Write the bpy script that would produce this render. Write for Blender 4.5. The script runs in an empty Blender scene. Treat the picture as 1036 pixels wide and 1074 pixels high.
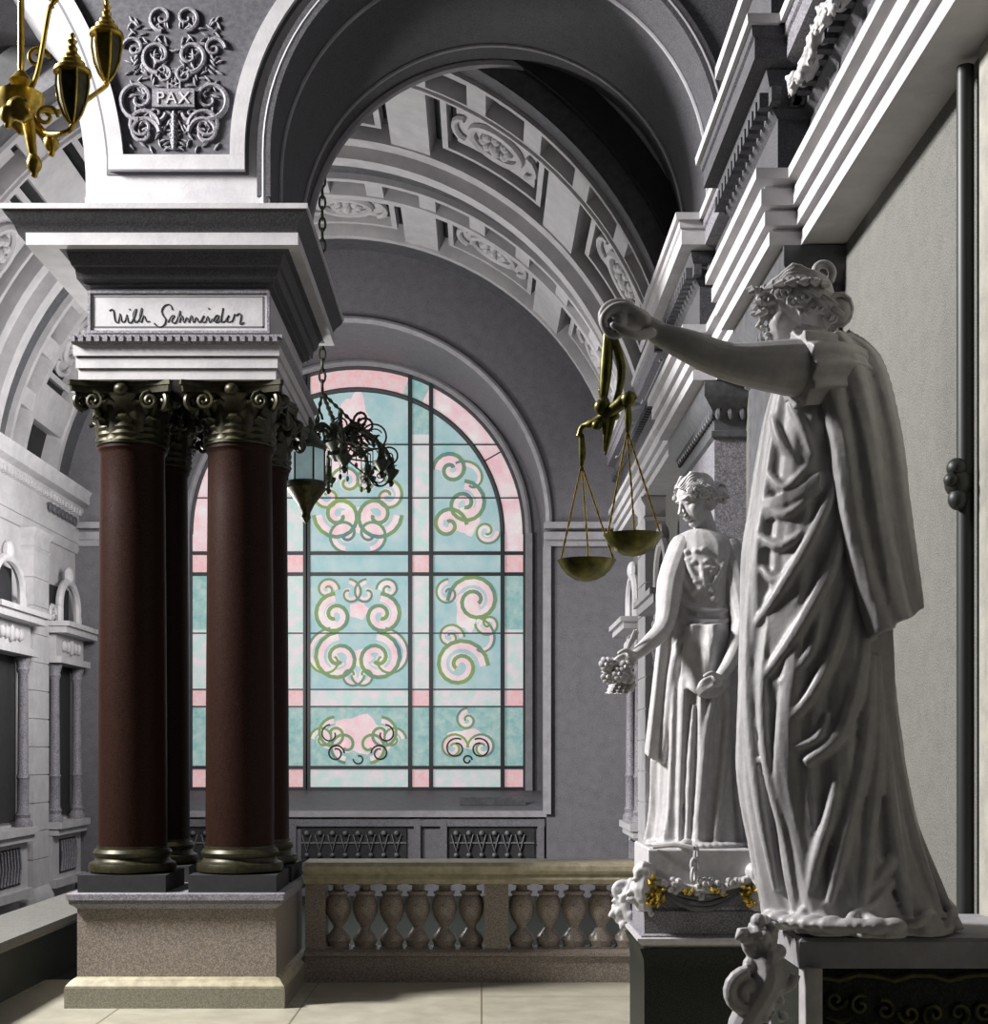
import bpy, bmesh, math, random
from mathutils import Vector, Matrix
random.seed(7)
PI = math.pi
S = bpy.context.scene
COL = S.collection
H = 1.9                       # eye height
FPX = 1450.0                  # focal length in photo pixels
VX, VY = 505.0, 790.0         # vanishing point of the depth direction

# ---------------------------------------------------------------- camera, world, lights, exposure
cd = bpy.data.cameras.new('camera'); cam = bpy.data.objects.new('camera', cd); COL.objects.link(cam)
cam.location = (0, 0, H); cam.rotation_euler = (PI/2, 0, 0)
cd.sensor_fit = 'HORIZONTAL'; cd.sensor_width = 36; cd.lens = FPX/1036*36
cd.shift_x = (518-VX)/1036; cd.shift_y = (VY-537)/1036
cd.clip_start = .05; cd.clip_end = 200
S.camera = cam
S.view_settings.view_transform = 'Standard'; S.view_settings.look = 'None'
S.view_settings.gamma = 1; S.view_settings.exposure = 0.0
try: S.view_settings.use_curve_mapping = False
except Exception: pass
w = bpy.data.worlds.new('world'); S.world = w; w.use_nodes = True
w.node_tree.nodes['Background'].inputs[0].default_value = (.95, .96, 1, 1)
w.node_tree.nodes['Background'].inputs[1].default_value = .018

def area(name, loc, target, size, power, col=(1, 1, 1), sy=None):
    l = bpy.data.lights.new(name, 'AREA'); l.energy = power; l.color = col
    l.shape = 'RECTANGLE'; l.size = size; l.size_y = sy or size
    o = bpy.data.objects.new(name, l); COL.objects.link(o); o.location = loc
    o.rotation_euler = (Vector(target)-Vector(loc)).to_track_quat('-Z', 'Y').to_euler()
    return o
area('stair_hall_daylight', (-9.4, 7.9, 8.9), (0.4, 8.5, 3.4), 1.8, 3950, (1, .98, .96))
area('far_bay_fill', (-3.9, 14.8, 3.0), (1.9, 15.4, 6.2), 1.0, 260, (1, .98, .96))  # added fill behind the columns to brighten vault and right wall
area('left_bay_fill', (-2.6, 13.6, 4.2), (-5.4, 16.8, 4.0), 1.0, 185, (1, .98, .96))  # added fill inside the bay to brighten the far left wall

# ---------------------------------------------------------------- materials
def mat(name, col, col2=None, rough=.6, metal=0., scale=8., bump=0., bscale=40., speck=None, sscale=220., detail=6., emis=0, coat=0):
    m = bpy.data.materials.new(name); m.use_nodes = True
    nt = m.node_tree; n = nt.nodes; L = nt.links; b = n['Principled BSDF']
    b.inputs['Roughness'].default_value = rough; b.inputs['Metallic'].default_value = metal
    if coat: b.inputs['Coat Weight'].default_value = coat
    tc = n.new('ShaderNodeTexCoord')
    out = None
    if col2:
        no = n.new('ShaderNodeTexNoise'); no.inputs['Scale'].default_value = scale; no.inputs['Detail'].default_value = detail
        no.inputs['Roughness'].default_value = .65
        L.new(tc.outputs['Object'], no.inputs['Vector'])
        cr = n.new('ShaderNodeValToRGB'); cr.color_ramp.elements[0].position = .35; cr.color_ramp.elements[1].position = .65
        cr.color_ramp.elements[0].color = (*col2, 1); cr.color_ramp.elements[1].color = (*col, 1)
        L.new(no.outputs['Fac'], cr.inputs['Fac']); out = cr.outputs['Color']
    if speck:
        n2 = n.new('ShaderNodeTexNoise'); n2.inputs['Scale'].default_value = sscale; n2.inputs['Detail'].default_value = 2
        L.new(tc.outputs['Object'], n2.inputs['Vector'])
        c2 = n.new('ShaderNodeValToRGB'); c2.color_ramp.elements[0].position = .45; c2.color_ramp.elements[1].position = .62
        c2.color_ramp.elements[0].color = (0, 0, 0, 1); c2.color_ramp.elements[1].color = (1, 1, 1, 1)
        L.new(n2.outputs['Fac'], c2.inputs['Fac'])
        mx = n.new('ShaderNodeMixRGB'); L.new(c2.outputs['Color'], mx.inputs['Fac'])
        if out: L.new(out, mx.inputs['Color1'])
        else: mx.inputs['Color1'].default_value = (*col, 1)
        mx.inputs['Color2'].default_value = (*speck, 1); out = mx.outputs['Color']
    if out: L.new(out, b.inputs['Base Color'])
    else: b.inputs['Base Color'].default_value = (*col, 1)
    if emis:
        if out: L.new(out, b.inputs['Emission Color'])
        else: b.inputs['Emission Color'].default_value = (*col, 1)
        b.inputs['Emission Strength'].default_value = emis
    if bump:
        n3 = n.new('ShaderNodeTexNoise'); n3.inputs['Scale'].default_value = bscale; n3.inputs['Detail'].default_value = 5
        L.new(tc.outputs['Object'], n3.inputs['Vector'])
        bp = n.new('ShaderNodeBump'); bp.inputs['Strength'].default_value = bump; bp.inputs['Distance'].default_value = .01
        L.new(n3.outputs['Fac'], bp.inputs['Height']); L.new(bp.outputs['Normal'], b.inputs['Normal'])
    return m
M = {}
M['stone'] = mat('white_stone', (.50, .485, .495), (.40, .39, .41), .55, scale=5, bump=.12)
M['vault'] = mat('vault_stone', (.32, .31, .33), (.24, .235, .255), .65, scale=7, bump=.2)
M['grey'] = mat('grey_stone', (.18, .17, .19), (.105, .10, .12), .6, scale=9, bump=.2, speck=(.27, .26, .29), sscale=90)
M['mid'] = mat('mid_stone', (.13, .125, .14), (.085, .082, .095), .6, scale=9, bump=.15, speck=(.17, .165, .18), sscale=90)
M['darkstone'] = mat('dark_stone', (.10, .10, .11), (.055, .055, .06), .45, scale=14, bump=.1)
M['relief'] = mat('relief_ground', (.10, .095, .11), (.05, .05, .06), .7, scale=25)
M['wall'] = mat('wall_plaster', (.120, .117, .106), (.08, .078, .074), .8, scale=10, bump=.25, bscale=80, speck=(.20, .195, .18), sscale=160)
M['maroon'] = mat('maroon_granite', (.014, .0065, .005), (.007, .004, .0035), .45, scale=30, speck=(.030, .012, .008), sscale=150)
M['maroon'].node_tree.nodes['Principled BSDF'].inputs['Specular IOR Level'].default_value = .07
M['bronze'] = mat('patinated_bronze', (.085, .075, .02), (.022, .028, .014), .45, .5, scale=24)
M['gold'] = mat('gilding', (.72, .52, .10), (.38, .27, .05), .30, .8, scale=20)
M['darkgold'] = mat('dark_gilding', (.24, .22, .05), (.09, .09, .03), .36, .6, scale=30)
M['granite'] = mat('brown_granite', (.22, .185, .155), (.13, .11, .10), .35, scale=60, speck=(.33, .28, .24), sscale=110)
M['granite_dk'] = mat('dark_granite', (.20, .19, .15), (.12, .12, .095), .35, scale=50, speck=(.28, .26, .20), sscale=120)
M['cream'] = mat('cream_stone', (.44, .40, .28), (.28, .25, .17), .45, scale=12)
M['blackstone'] = mat('black_marble', (.012, .014, .012), (.006, .007, .006), .5, scale=30, speck=(.022, .026, .02), sscale=120)
M['blackstone'].node_tree.nodes['Principled BSDF'].inputs['Specular IOR Level'].default_value = .2
M['shaded'] = mat('shaded_stone', (.060, .058, .066), (.040, .039, .045), .75, scale=9, bump=.2, speck=(.085, .083, .092), sscale=90)  # stone darkened: shade of arch, frieze and mouldings is in this colour
M['night'] = mat('black_recess', (.022, .022, .025), (.012, .012, .014), .7, scale=12)  # near-black: shade inside coffers and niches put into colour; plinths share it
M['bronze_dk'] = mat('dark_bronze', (.045, .038, .014), (.014, .015, .009), .42, .45, scale=24)
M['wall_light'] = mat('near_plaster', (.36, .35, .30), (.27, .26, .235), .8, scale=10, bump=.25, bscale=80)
M['statue'] = mat('statue_marble', (.50, .49, .49), (.40, .385, .40), .48, scale=18, bump=.1, bscale=60)
M['ink'] = mat('ink', (.012, .012, .014), rough=.6)
M['iron'] = mat('black_iron', (.018, .020, .018), rough=.5)
M['green_iron'] = mat('green_iron', (.05, .06, .035), (.02, .025, .02), .45, .4, scale=30)
M['mark'] = mat('groove', (.10, .10, .11), rough=.8)
# stained glass: daylight behind it, so it gives off light
def glass(name, c1, c2, s=.70, sc=7):
    return mat(name, c1, c2, .9, scale=sc, emis=s, detail=8)
M['g_teal'] = glass('glass_teal', (.17, .33, .33), (.33, .42, .40), sc=9)
M['g_blue'] = glass('glass_blue', (.23, .38, .40), (.36, .44, .45), sc=3)
M['g_pale'] = glass('glass_pale', (.34, .50, .46), (.58, .48, .52), sc=6)
M['g_pink'] = glass('glass_pink', (.62, .33, .34), (.55, .44, .46), sc=14)
M['g_rose'] = glass('glass_rose', (.60, .38, .42), (.60, .56, .56), sc=3)
M['g_green'] = glass('glass_green', (.13, .24, .10), (.28, .38, .14), s=.5, sc=4)
M['g_swirl'] = glass('glass_swirl', (.09, .19, .20), (.22, .32, .09), s=.5, sc=1.5)
M['g_lead'] = mat('lead', (.03, .035, .04), rough=.5)
M['lampglass'] = mat('lamp_glass', (.45, .62, .66), (.35, .5, .55), .15, emis=.25, scale=5)

# floor: polished slabs with joints
def floor_mat():
    m = mat('floor_stone', (.46, .435, .35), (.34, .32, .25), .28, scale=3.5, bump=.02)
    nt = m.node_tree; n = nt.nodes; L = nt.links; b = n['Principled BSDF']
    src = b.inputs['Base Color'].links[0].from_socket
    br = n.new('ShaderNodeTexBrick'); br.offset = 0
    br.inputs['Color1'].default_value = (1, 1, 1, 1); br.inputs['Color2'].default_value = (.93, .93, .93, 1)
    br.inputs['Mortar'].default_value = (.45, .42, .36, 1); br.inputs['Scale'].default_value = 1
    br.inputs['Mortar Size'].default_value = .008; br.inputs['Brick Width'].default_value = 1.35; br.inputs['Row Height'].default_value = 1.35
    tc = n.new('ShaderNodeTexCoord'); L.new(tc.outputs['Object'], br.inputs['Vector'])
    mx = n.new('ShaderNodeMixRGB'); mx.blend_type = 'MULTIPLY'; mx.inputs['Fac'].default_value = 1
    L.new(src, mx.inputs['Color1']); L.new(br.outputs['Color'], mx.inputs['Color2']); L.new(mx.outputs['Color'], b.inputs['Base Color'])
    return m
M['floor'] = floor_mat()

# ---------------------------------------------------------------- mesh helpers
def P(px, py, d):
    "a point of the place, from its bearing and its distance d"
    return Vector(((px-VX)*d/FPX, d, H+(VY-py)*d/FPX))

class MB:
    def __init__(s): s.v = []; s.f = []
    def add(s, vs, fs):
        k = len(s.v); s.v += [tuple(v) for v in vs]; s.f += [tuple(i+k for i in f) for f in fs]
    def box(s, x0, x1, y0, y1, z0, z1):
        s.add([(x, y, z) for x in (x0, x1) for y in (y0, y1) for z in (z0, z1)],
              [(0, 1, 3, 2), (4, 6, 7, 5), (0, 4, 5, 1), (2, 3, 7, 6), (0, 2, 6, 4), (1, 5, 7, 3)])
    def loft(s, loops, cap=True, closed=True):
        n = len(loops[0]); vs = [p for l in loops for p in l]; fs = []
        for i in range(len(loops)-1):
            for j in range(n if closed else n-1):
                a = i*n+j; b = i*n+(j+1) % n
                fs.append((a, b, b+n, a+n))
        if cap: fs.append(tuple(range(n))[::-1]); fs.append(tuple(range((len(loops)-1)*n, len(loops)*n)))
        s.add(vs, fs)
    def rect_stack(s, x0, x1, y0, y1, prof):
        "solid of rectangles, profile of (outset, z)"
        s.loft([[(x0-o, y0-o, z), (x1+o, y0-o, z), (x1+o, y1+o, z), (x0-o, y1+o, z)] for o, z in prof])
    def prism_y(s, pts, y0, y1):
        s.loft([[(x, y0, z) for x, z in pts], [(x, y1, z) for x, z in pts]])
    def prism_x(s, pts, x0, x1):
        s.loft([[(x0, y, z) for y, z in pts], [(x1, y, z) for y, z in pts]])
    def lathe(s, cx, cy, prof, n=24, M4=None):
        lo = [[Vector((cx+r*math.cos(2*PI*k/n), cy+r*math.sin(2*PI*k/n), z)) for k in range(n)] for r, z in prof]
        if M4: lo = [[M4 @ p for p in l] for l in lo]
        s.loft(lo)
    def tube(s, pts, rad, n=8, flat=None, up=None):
        pts = [Vector(p) for p in pts]; m = len(pts)
        if not isinstance(rad, (list, tuple)): rad = [rad]*m
        lo = []; prev = None
        for i, p in enumerate(pts):
            t = (pts[min(i+1, m-1)]-pts[max(i-1, 0)])
            if t.length < 1e-9: t = Vector((0, 0, 1))
            t.normalize()
            if flat: a = Vector(flat); a = (a-t*a.dot(t)); a.normalize()
            elif prev is None:
                a = t.orthogonal().normalized()
            else:
                a = prev-t*prev.dot(t)
                a = a.normalized() if a.length > 1e-6 else t.orthogonal().normalized()
            prev = a; b = t.cross(a); r = rad[i]
            ra = r if not flat else (up if up else r*.3)
            lo.append([p+a*ra*math.cos(2*PI*k/n)+b*r*math.sin(2*PI*k/n) for k in range(n)])
        s.loft(lo)
    def limb(s, pts, rad, n=14):
        "tube with rounded ends"
        pts = [Vector(p) for p in pts]
        d0 = (pts[0]-pts[1]).normalized(); d1 = (pts[-1]-pts[-2]).normalized()
        r0, r1 = rad[0], rad[-1]
        P0 = [pts[0]+d0*r0*.98, pts[0]+d0*r0*.8, pts[0]+d0*r0*.45]; R0 = [r0*.15, r0*.6, r0*.89]
        P1 = [pts[-1]+d1*r1*.45, pts[-1]+d1*r1*.8, pts[-1]+d1*r1*.98]; R1 = [r1*.89, r1*.6, r1*.15]
        s.tube(P0+smooth(pts, 3)+P1, R0+list(smooth1(rad, 3))+R1, n)
    def ell(s, c, r, n=16, m=10, rot=None):
        c = Vector(c); R = rot or Matrix.Identity(3); lo = []
        if isinstance(r, (int, float)): r = (r, r, r)
        for i in range(m+1):
            t = PI*(i+.02)/(m+.04); lo.append([c+R @ Vector((r[0]*math.sin(t)*math.cos(2*PI*k/n), r[1]*math.sin(t)*math.sin(2*PI*k/n), -r[2]*math.cos(t))) for k in range(n)])
        s.loft(lo)
    def sheet(s, grid, th):
        "grid of points rows x cols, thickened along its normal"
        R = len(grid); C_ = len(grid[0]); g = [[Vector(p) for p in r] for r in grid]; back = []
        for i in range(R):
            row = []
            for j in range(C_):
                a = g[min(i+1, R-1)][j]-g[max(i-1, 0)][j]; b = g[i][min(j+1, C_-1)]-g[i][max(j-1, 0)]
                nn = a.cross(b); nn = nn.normalized() if nn.length > 1e-9 else Vector((0, 1, 0))
                row.append(g[i][j]+nn*th)
            back.append(row)
        vs = [p for r in g for p in r]+[p for r in back for p in r]; N = R*C_; fs = []
        for i in range(R-1):
            for j in range(C_-1):
                a = i*C_+j; fs.append((a, a+1, a+C_+1, a+C_)); fs.append((N+a, N+a+C_, N+a+C_+1, N+a+1))
        for i in range(R-1):
            a = i*C_; fs.append((a, a+C_, N+a+C_, N+a)); a = i*C_+C_-1; fs.append((a, N+a, N+a+C_, a+C_))
        for j in range(C_-1):
            a = j; fs.append((a, N+a, N+a+1, a+1)); a = (R-1)*C_+j; fs.append((a, a+1, N+a+1, N+a))
        s.add(vs, fs)
    def leaf(s, base, out, h, wd, curl=.5, th=.006, up=(0, 0, 1), lob=True):
        "acanthus-like leaf: rises along up, tip curls towards out"
        base = Vector(base); out = Vector(out).normalized(); up = Vector(up).normalized(); side = out.cross(up).normalized(); g = []
        for i in range(9):
            t = i/8
            if t < .7: c = base+up*h*t+out*h*.10*t
            else:
                a = (t-.7)/.3*PI*.9; rr = h*curl*.30
                c = base+up*(h*.7+rr*math.sin(a))+out*(h*.07+rr*(1-math.cos(a)))
            ww = wd*.5*(1-.45*t)*(1-t**6*.6)
            if lob: ww *= 1+.18*math.cos(i*PI)
            g.append([c-side*ww-out*.0, c-side*ww*.45+out*ww*.22, c+out*ww*.34, c+side*ww*.45+out*ww*.22, c+side*ww])
        s.sheet(g, -th)
    def build(s, name, m, parent=None, smoothang=38, remesh=None, sm=0):
        me = bpy.data.meshes.new(name); me.from_pydata(s.v, [], s.f); me.validate()
        bm = bmesh.new(); bm.from_mesh(me); bmesh.ops.recalc_face_normals(bm, faces=bm.faces); bm.to_mesh(me); bm.free()
        me.materials.append(M[m] if isinstance(m, str) else m)
        for p in me.polygons: p.use_smooth = True
        try: me.set_sharp_from_angle(angle=math.radians(smoothang))
        except Exception: pass
        o = bpy.data.objects.new(name, me); COL.objects.link(o)
        if parent: o.parent = parent; o.matrix_parent_inverse = Matrix.Translation(-parent.location)
        if remesh:
            r = o.modifiers.new('fuse', 'REMESH'); r.mode = 'VOXEL'; r.voxel_size = remesh; r.use_smooth_shade = True
            if sm:
                q = o.modifiers.new('soften', 'SMOOTH'); q.factor = .5; q.iterations = sm
        return o
def smooth(pts, k):
    "Catmull-Rom"
    pts = [Vector(p) for p in pts]; out = []
    for i in range(len(pts)-1):
        p0 = pts[max(i-1, 0)]; p1 = pts[i]; p2 = pts[i+1]; p3 = pts[min(i+2, len(pts)-1)]
        for j in range(k):
            t = j/k; out.append(.5*((2*p1)+(p2-p0)*t+(2*p0-5*p1+4*p2-p3)*t*t+(3*p1-p0-3*p2+p3)*t**3))
    out.append(pts[-1]); return out
def smooth1(r, k): return [v.x for v in smooth([Vector((a, 0, 0)) for a in r], k)]
def empty(name, loc, label=None, cat=None, group=None, kind=None):
    o = bpy.data.objects.new(name, None); COL.objects.link(o); o.location = loc; o.empty_display_size = .1
    return tag(o, label, cat, group, kind)
def tag(o, label=None, cat=None, group=None, kind=None):
    if label: o['label'] = label
    if cat: o['category'] = cat
    if group: o['group'] = group
    if kind: o['kind'] = kind
    return o
def copy_tree(o, parent=None):
    c = o.copy(); COL.objects.link(c)
    if parent: c.parent = parent
    for ch in list(o.children): copy_tree(ch, c)
    return c
def spiral(c, r, turns, start=0., sgn=1, plane='xz', n=26, rend=.12):
    c = Vector(c); out = []
    for i in range(n+1):
        t = i/n; a = start+sgn*2*PI*turns*t; q = r*(1-(1-rend)*t)
        u, v_ = q*math.cos(a), q*math.sin(a)
        out.append(c+(Vector((u, 0, v_)) if plane == 'xz' else Vector((0, u, v_)) if plane == 'yz' else Vector((u, v_, 0))))
    return out
def Zy(py, d): return H+(VY-py)*d/FPX
def Xp(px, d): return (px-VX)*d/FPX

# ================================================================ SETTING
mb = MB(); mb.box(-9, 2.6, -1, 11.6, -.2, 0); fl_ = tag(mb.build('floor', 'floor'), kind='structure', label='pale polished stone slab floor')
mb = MB(); mb.box(-9, 2.6, 11.6, 21.5, -.2, 0); mb.build('far_floor', 'blackstone', fl_)

# ---- unseen wall added left of the view to shade floor and right wall
mb = MB(); mb.box(-6.2, -5.25, .8, 6.35, 0, 9.4); mb.box(-6.0, -5.3, 1.0, 7.9, 0, 4.9); mb.box(-6.1, -5.2, .9, 8.0, 4.9, 5.05)
tag(mb.build('wall_blocker', 'mid'), kind='structure', label='added unseen wall that shades the near floor and right wall')
# ---- right wall
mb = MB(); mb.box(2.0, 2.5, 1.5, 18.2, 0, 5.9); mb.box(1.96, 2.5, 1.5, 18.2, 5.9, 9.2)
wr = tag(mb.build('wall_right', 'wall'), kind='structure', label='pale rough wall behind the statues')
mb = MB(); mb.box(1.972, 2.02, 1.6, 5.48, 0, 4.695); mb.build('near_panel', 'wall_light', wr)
mb = MB(); mb.box(1.955, 1.965, 1.5, 18.2, 5.92, 9.2); mb.build('upper_facing', 'shaded', wr)  # thin sheet darkening the upper wall, shade in its colour
# entablature running along the right wall
EN_A = [(.00, 4.70), (.0, 4.775), (-.025, 4.785), (-.025, 4.795), (.03, 4.80), (.03, 4.875), (.0, 4.885), (.0, 4.895), (.055, 4.90), (.055, 4.99), (.03, 5.0), (.03, 5.01), (.09, 5.03), (.09, 5.09), (-.1, 5.09)]
EN_F = [(-.06, 5.08), (-.06, 5.42), (-.02, 5.46), (-.02, 5.56), (.0, 5.58), (.02, 5.66), (-.1, 5.67)]
EN_C = [(-.05, 5.655), (.10, 5.68), (.10, 5.79), (.115, 5.80), (.12, 5.85), (-.1, 5.855)]
EN_T = [(-.05, 5.85), (.145, 5.85), (.15, 5.90), (-.1, 5.90)]
def entab(nm, x0, x1, a, b, label, cm):
    q = MB(); q.rect_stack(x0, x1, a, b, EN_A); e = tag(q.build(nm, 'stone'), kind='structure', label=label)
    q = MB(); q.rect_stack(x0, x1, a, b, EN_F)
    y = a+.02
    while y < b-.05: q.box(x0-.05, x0+.05, y, y+.055, 5.47, 5.55); y += .11
    if x0 < 1.7:
        x = x0
        while x < 1.98: q.box(x, x+.055, a-.06, a+.02, 5.47, 5.55); x += .11
    q.build('frieze', 'shaded', e)  # frieze colour carries the shade under the cornice
    q = MB(); q.rect_stack(x0, x1, a, b, EN_C); q.build('cornice', cm, e)
    q = MB(); q.rect_stack(x0, x1, a, b, EN_T); q.build('cornice_edge', 'stone', e)
    return e
entab('trim_1', 1.76, 2.45, 1.6, 18.2, 'banded cornice along the right wall', 'grey')
RESS = [(7.62, 9.15), (10.37, 12.38)]
for i, (a, b) in enumerate(RESS):
    e = entab('trim_%d' % (i+2), 1.585, 2.3, a, b, 'stepped-out part of the right cornice, %s' % ('nearer' if i == 0 else 'under the deep arch'), 'shaded' if i == 0 else 'stone')  # nearer cornice darkened, farther one white: shade and light put into colour
    q = MB(); q.rect_stack(1.60, 2.3, a+.02, b-.02, [(0, 5.9), (0, 6.35), (-.2, 6.36)] if i == 0 else [(0, 5.9), (0, 5.93), (-.2, 5.94)]); q.build('blocking_course', 'shaded', e)
    if i == 0: q = MB(); q.rect_stack(1.60, 2.3, a+.02, b-.02, [(-.05, 6.35), (.05, 6.37), (.05, 6.45), (-.2, 6.45)]); q.build('cornice_edge', 'stone', e)
# pilasters under the two stepped-out parts
def pilaster(x0, a, b, m, label):
    e = empty('wall_pilaster', (x0+.1, (a+b)/2, 0), label, 'pilaster')
    q = MB(); q.rect_stack(x0, 2.0, a, b, [(0, .35), (0, 4.28)]); q.build('shaft', m, e)
    q = MB(); q.rect_stack(x0, 2.0, a, b, [(.06, 0), (.06, .22), (.03, .25), (.05, .30), (.01, .35)]); q.build('base', 'stone', e)
    q = MB(); q.rect_stack(x0, 2.0, a, b, [(.0, 4.27), (.025, 4.29), (.025, 4.33), (.0, 4.34), (.0, 4.44), (.03, 4.50), (.09, 4.58), (.09, 4.69)])
    yy = a+.02
    while yy < b-.04: q.ell((x0-.02, yy, 4.46), (.03, .03, .05), 8, 6); yy += .10
    xx = x0+.03
    while xx < 1.98: q.ell((xx, a-.02, 4.46), (.03, .03, .05), 8, 6); xx += .09
    q.build('capital', 'darkstone' if m != 'stone' else 'stone', e)
    return e
pilaster(1.75, 7.68, 9.05, 'darkstone', 'dark wall pilaster behind the head of the nearest statue')
pilaster(1.76, 10.45, 12.3, 'grey', 'grey stone wall pilaster between the two marble statues')
# ---- left far wall
mb = MB(); mb.box(-5.9, -5.35, 13.0, 18.2, 0, 5.45); tag(mb.build('wall_left', 'stone'), kind='structure', label='white stone wall of the far bay, left')
mb = MB(); mb.rect_stack(-5.9, -5.32, 13.0, 18.2, [(.0, 4.52), (.02, 4.56), (.02, 4.64), (.04, 4.64), (.04, 4.74), (.07, 4.78), (.02, 4.8), (.02, 5.02), (.08, 5.06), (.08, 5.12), (.16, 5.16), (.16, 5.26), (.20, 5.32), (0, 5.34)])
yy = 13.2
while yy < 18.1:
    mb.box(-5.30, -5.22, yy, yy+.06, 5.0, 5.07); yy += .12
tag(mb.build('trim_4', 'stone'), kind='structure', label='cornice along the far left wall')
# ---- window wall with arched opening
WX = Xp(375, 20); WZ = Zy(560, 20); WR = 175*20/FPX
OX, OR, OZ = -1.82, 2.68, 4.9
def arch_wall(mb, x0, x1, z1, cx, cz, R, y0, y1, zb, n=40):
    "wall x0..x1 with a round-headed opening down to zb"
    arc = [(cx+R*math.cos(PI-PI*k/n), cz+R*math.sin(PI-PI*k/n)) for k in range(n+1)]
    mb.box(x0, cx-R, y0, y1, 0, cz); mb.box(cx+R, x1, y0, y1, 0, cz)
    top = [(x0, cz)]+[(x0, z1)]+[(x1, z1)]+[(x1, cz)]
    for k in range(n):
        a, b = arc[k], arc[k+1]
        pts = [a, (a[0], z1), (b[0], z1), b]
        mb.prism_y(pts, y0, y1)
    mb.box(x0, cx-R, y0, y1, cz, z1); mb.box(cx+R, x1, y0, y1, cz, z1)
    if zb > 0: mb.box(cx-R, cx+R, y0, y1, 0, zb)
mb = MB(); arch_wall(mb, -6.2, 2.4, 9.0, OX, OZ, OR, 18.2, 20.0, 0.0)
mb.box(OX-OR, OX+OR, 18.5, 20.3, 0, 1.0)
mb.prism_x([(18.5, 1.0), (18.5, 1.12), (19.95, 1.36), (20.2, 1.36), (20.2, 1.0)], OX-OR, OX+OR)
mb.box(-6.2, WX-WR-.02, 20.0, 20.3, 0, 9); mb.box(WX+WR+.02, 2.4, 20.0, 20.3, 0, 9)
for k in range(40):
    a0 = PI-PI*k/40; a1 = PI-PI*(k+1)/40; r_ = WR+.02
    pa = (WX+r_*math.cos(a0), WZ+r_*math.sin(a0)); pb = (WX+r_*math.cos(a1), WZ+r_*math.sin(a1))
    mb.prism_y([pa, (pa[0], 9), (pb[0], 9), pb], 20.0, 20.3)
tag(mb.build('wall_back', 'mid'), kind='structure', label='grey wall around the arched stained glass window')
# mouldings of the window wall
mb = MB()
arc = [Vector((OX+(OR+.03)*math.cos(PI*k/48), 18.18, OZ+(OR+.03)*math.sin(PI*k/48))) for k in range(49)]
mb.tube(arc, .045, 8)
for x_ in (OX-OR, OX+OR): mb.box(x_-.05, x_+.05, 18.14, 18.25, 1.1, 4.62)
for (za, zb_, o) in ((4.62, 4.70, .05), (4.70, 4.80, .10), (4.84, 4.92, .16)):
    mb.box(OX+OR-.04, 1.95, 18.2-o, 18.25, za, zb_); mb.box(-5.3, OX-OR+.04, 18.2-o, 18.25, za, zb_)
mb.box(OX-OR, OX+OR, 18.42, 18.52, 1.05, 1.13)
arc = [Vector((WX+(WR+.06)*math.cos(PI*k/48), 19.98, WZ+(WR+.06)*math.sin(PI*k/48))) for k in range(49)]
mb.tube(arc, .05, 8)
for sx in (-1, 1): mb.box(WX+sx*(WR+.06)-.05, WX+sx*(WR+.06)+.05, 19.92, 20.05, 1.36, WZ)
tag(mb.build('trim_5', 'vault'), kind='structure', label='mouldings around the window arch')
# ---- barrel vault of the far bay
VC = Vector((-1.82, 0, 4.84)); VR = 3.65
def vpt(th, r, y): a = math.radians(th); return (VC.x+r*math.sin(a), y, VC.z+r*math.cos(a))
def pbox(mb, t0, t1, r0, r1, y0, y1, step=3.0):
    n = max(1, int(math.ceil((t1-t0)/step))); lo = []
    for i in range(n+1):
        t = t0+(t1-t0)*i/n
        lo.append([vpt(t, r0, y0), vpt(t, r0, y1), vpt(t, r1, y1), vpt(t, r1, y0)])
    mb.loft(lo)
TL, TR = -84, 77
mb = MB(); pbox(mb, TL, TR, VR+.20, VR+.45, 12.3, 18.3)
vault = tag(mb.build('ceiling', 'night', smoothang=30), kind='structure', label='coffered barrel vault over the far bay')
mb = MB(); mp = MB()
def ring(mb, y0, y1, r0, r1=None): pbox(mb, TL, TR, r0, r1 or VR+.21, y0, y1)
ring(mp, 12.38, 12.66, VR); ring(mb, 12.62, 12.68, VR-.04)
ring(mb, 13.20, 13.34, VR); ring(mb, 14.72, 14.95, VR-.02); ring(mb, 14.90, 15.10, VR-.16)
ring(mp, 15.10, 15.72, VR+.02); ring(mb, 15.72, 15.80, VR-.05)
ring(mb, 16.26, 16.38, VR-.02); ring(mb, 17.52, 17.62, VR-.03); ring(mp, 17.6, 18.25, VR+.04)
ring(mb, 13.24, 13.28, VR-.03)
for (ya, yb) in ((12.66, 13.22), (15.78, 16.28)):        # small square coffers
    t = -81
    while t < TR:
        pbox(mb, t-1.6, t+1.6, VR, VR+.21, ya, yb)
        pbox(mb, t+2.6, t+7.4, VR+.13, VR+.21, ya+.11, yb-.11)
        t += 10
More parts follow.
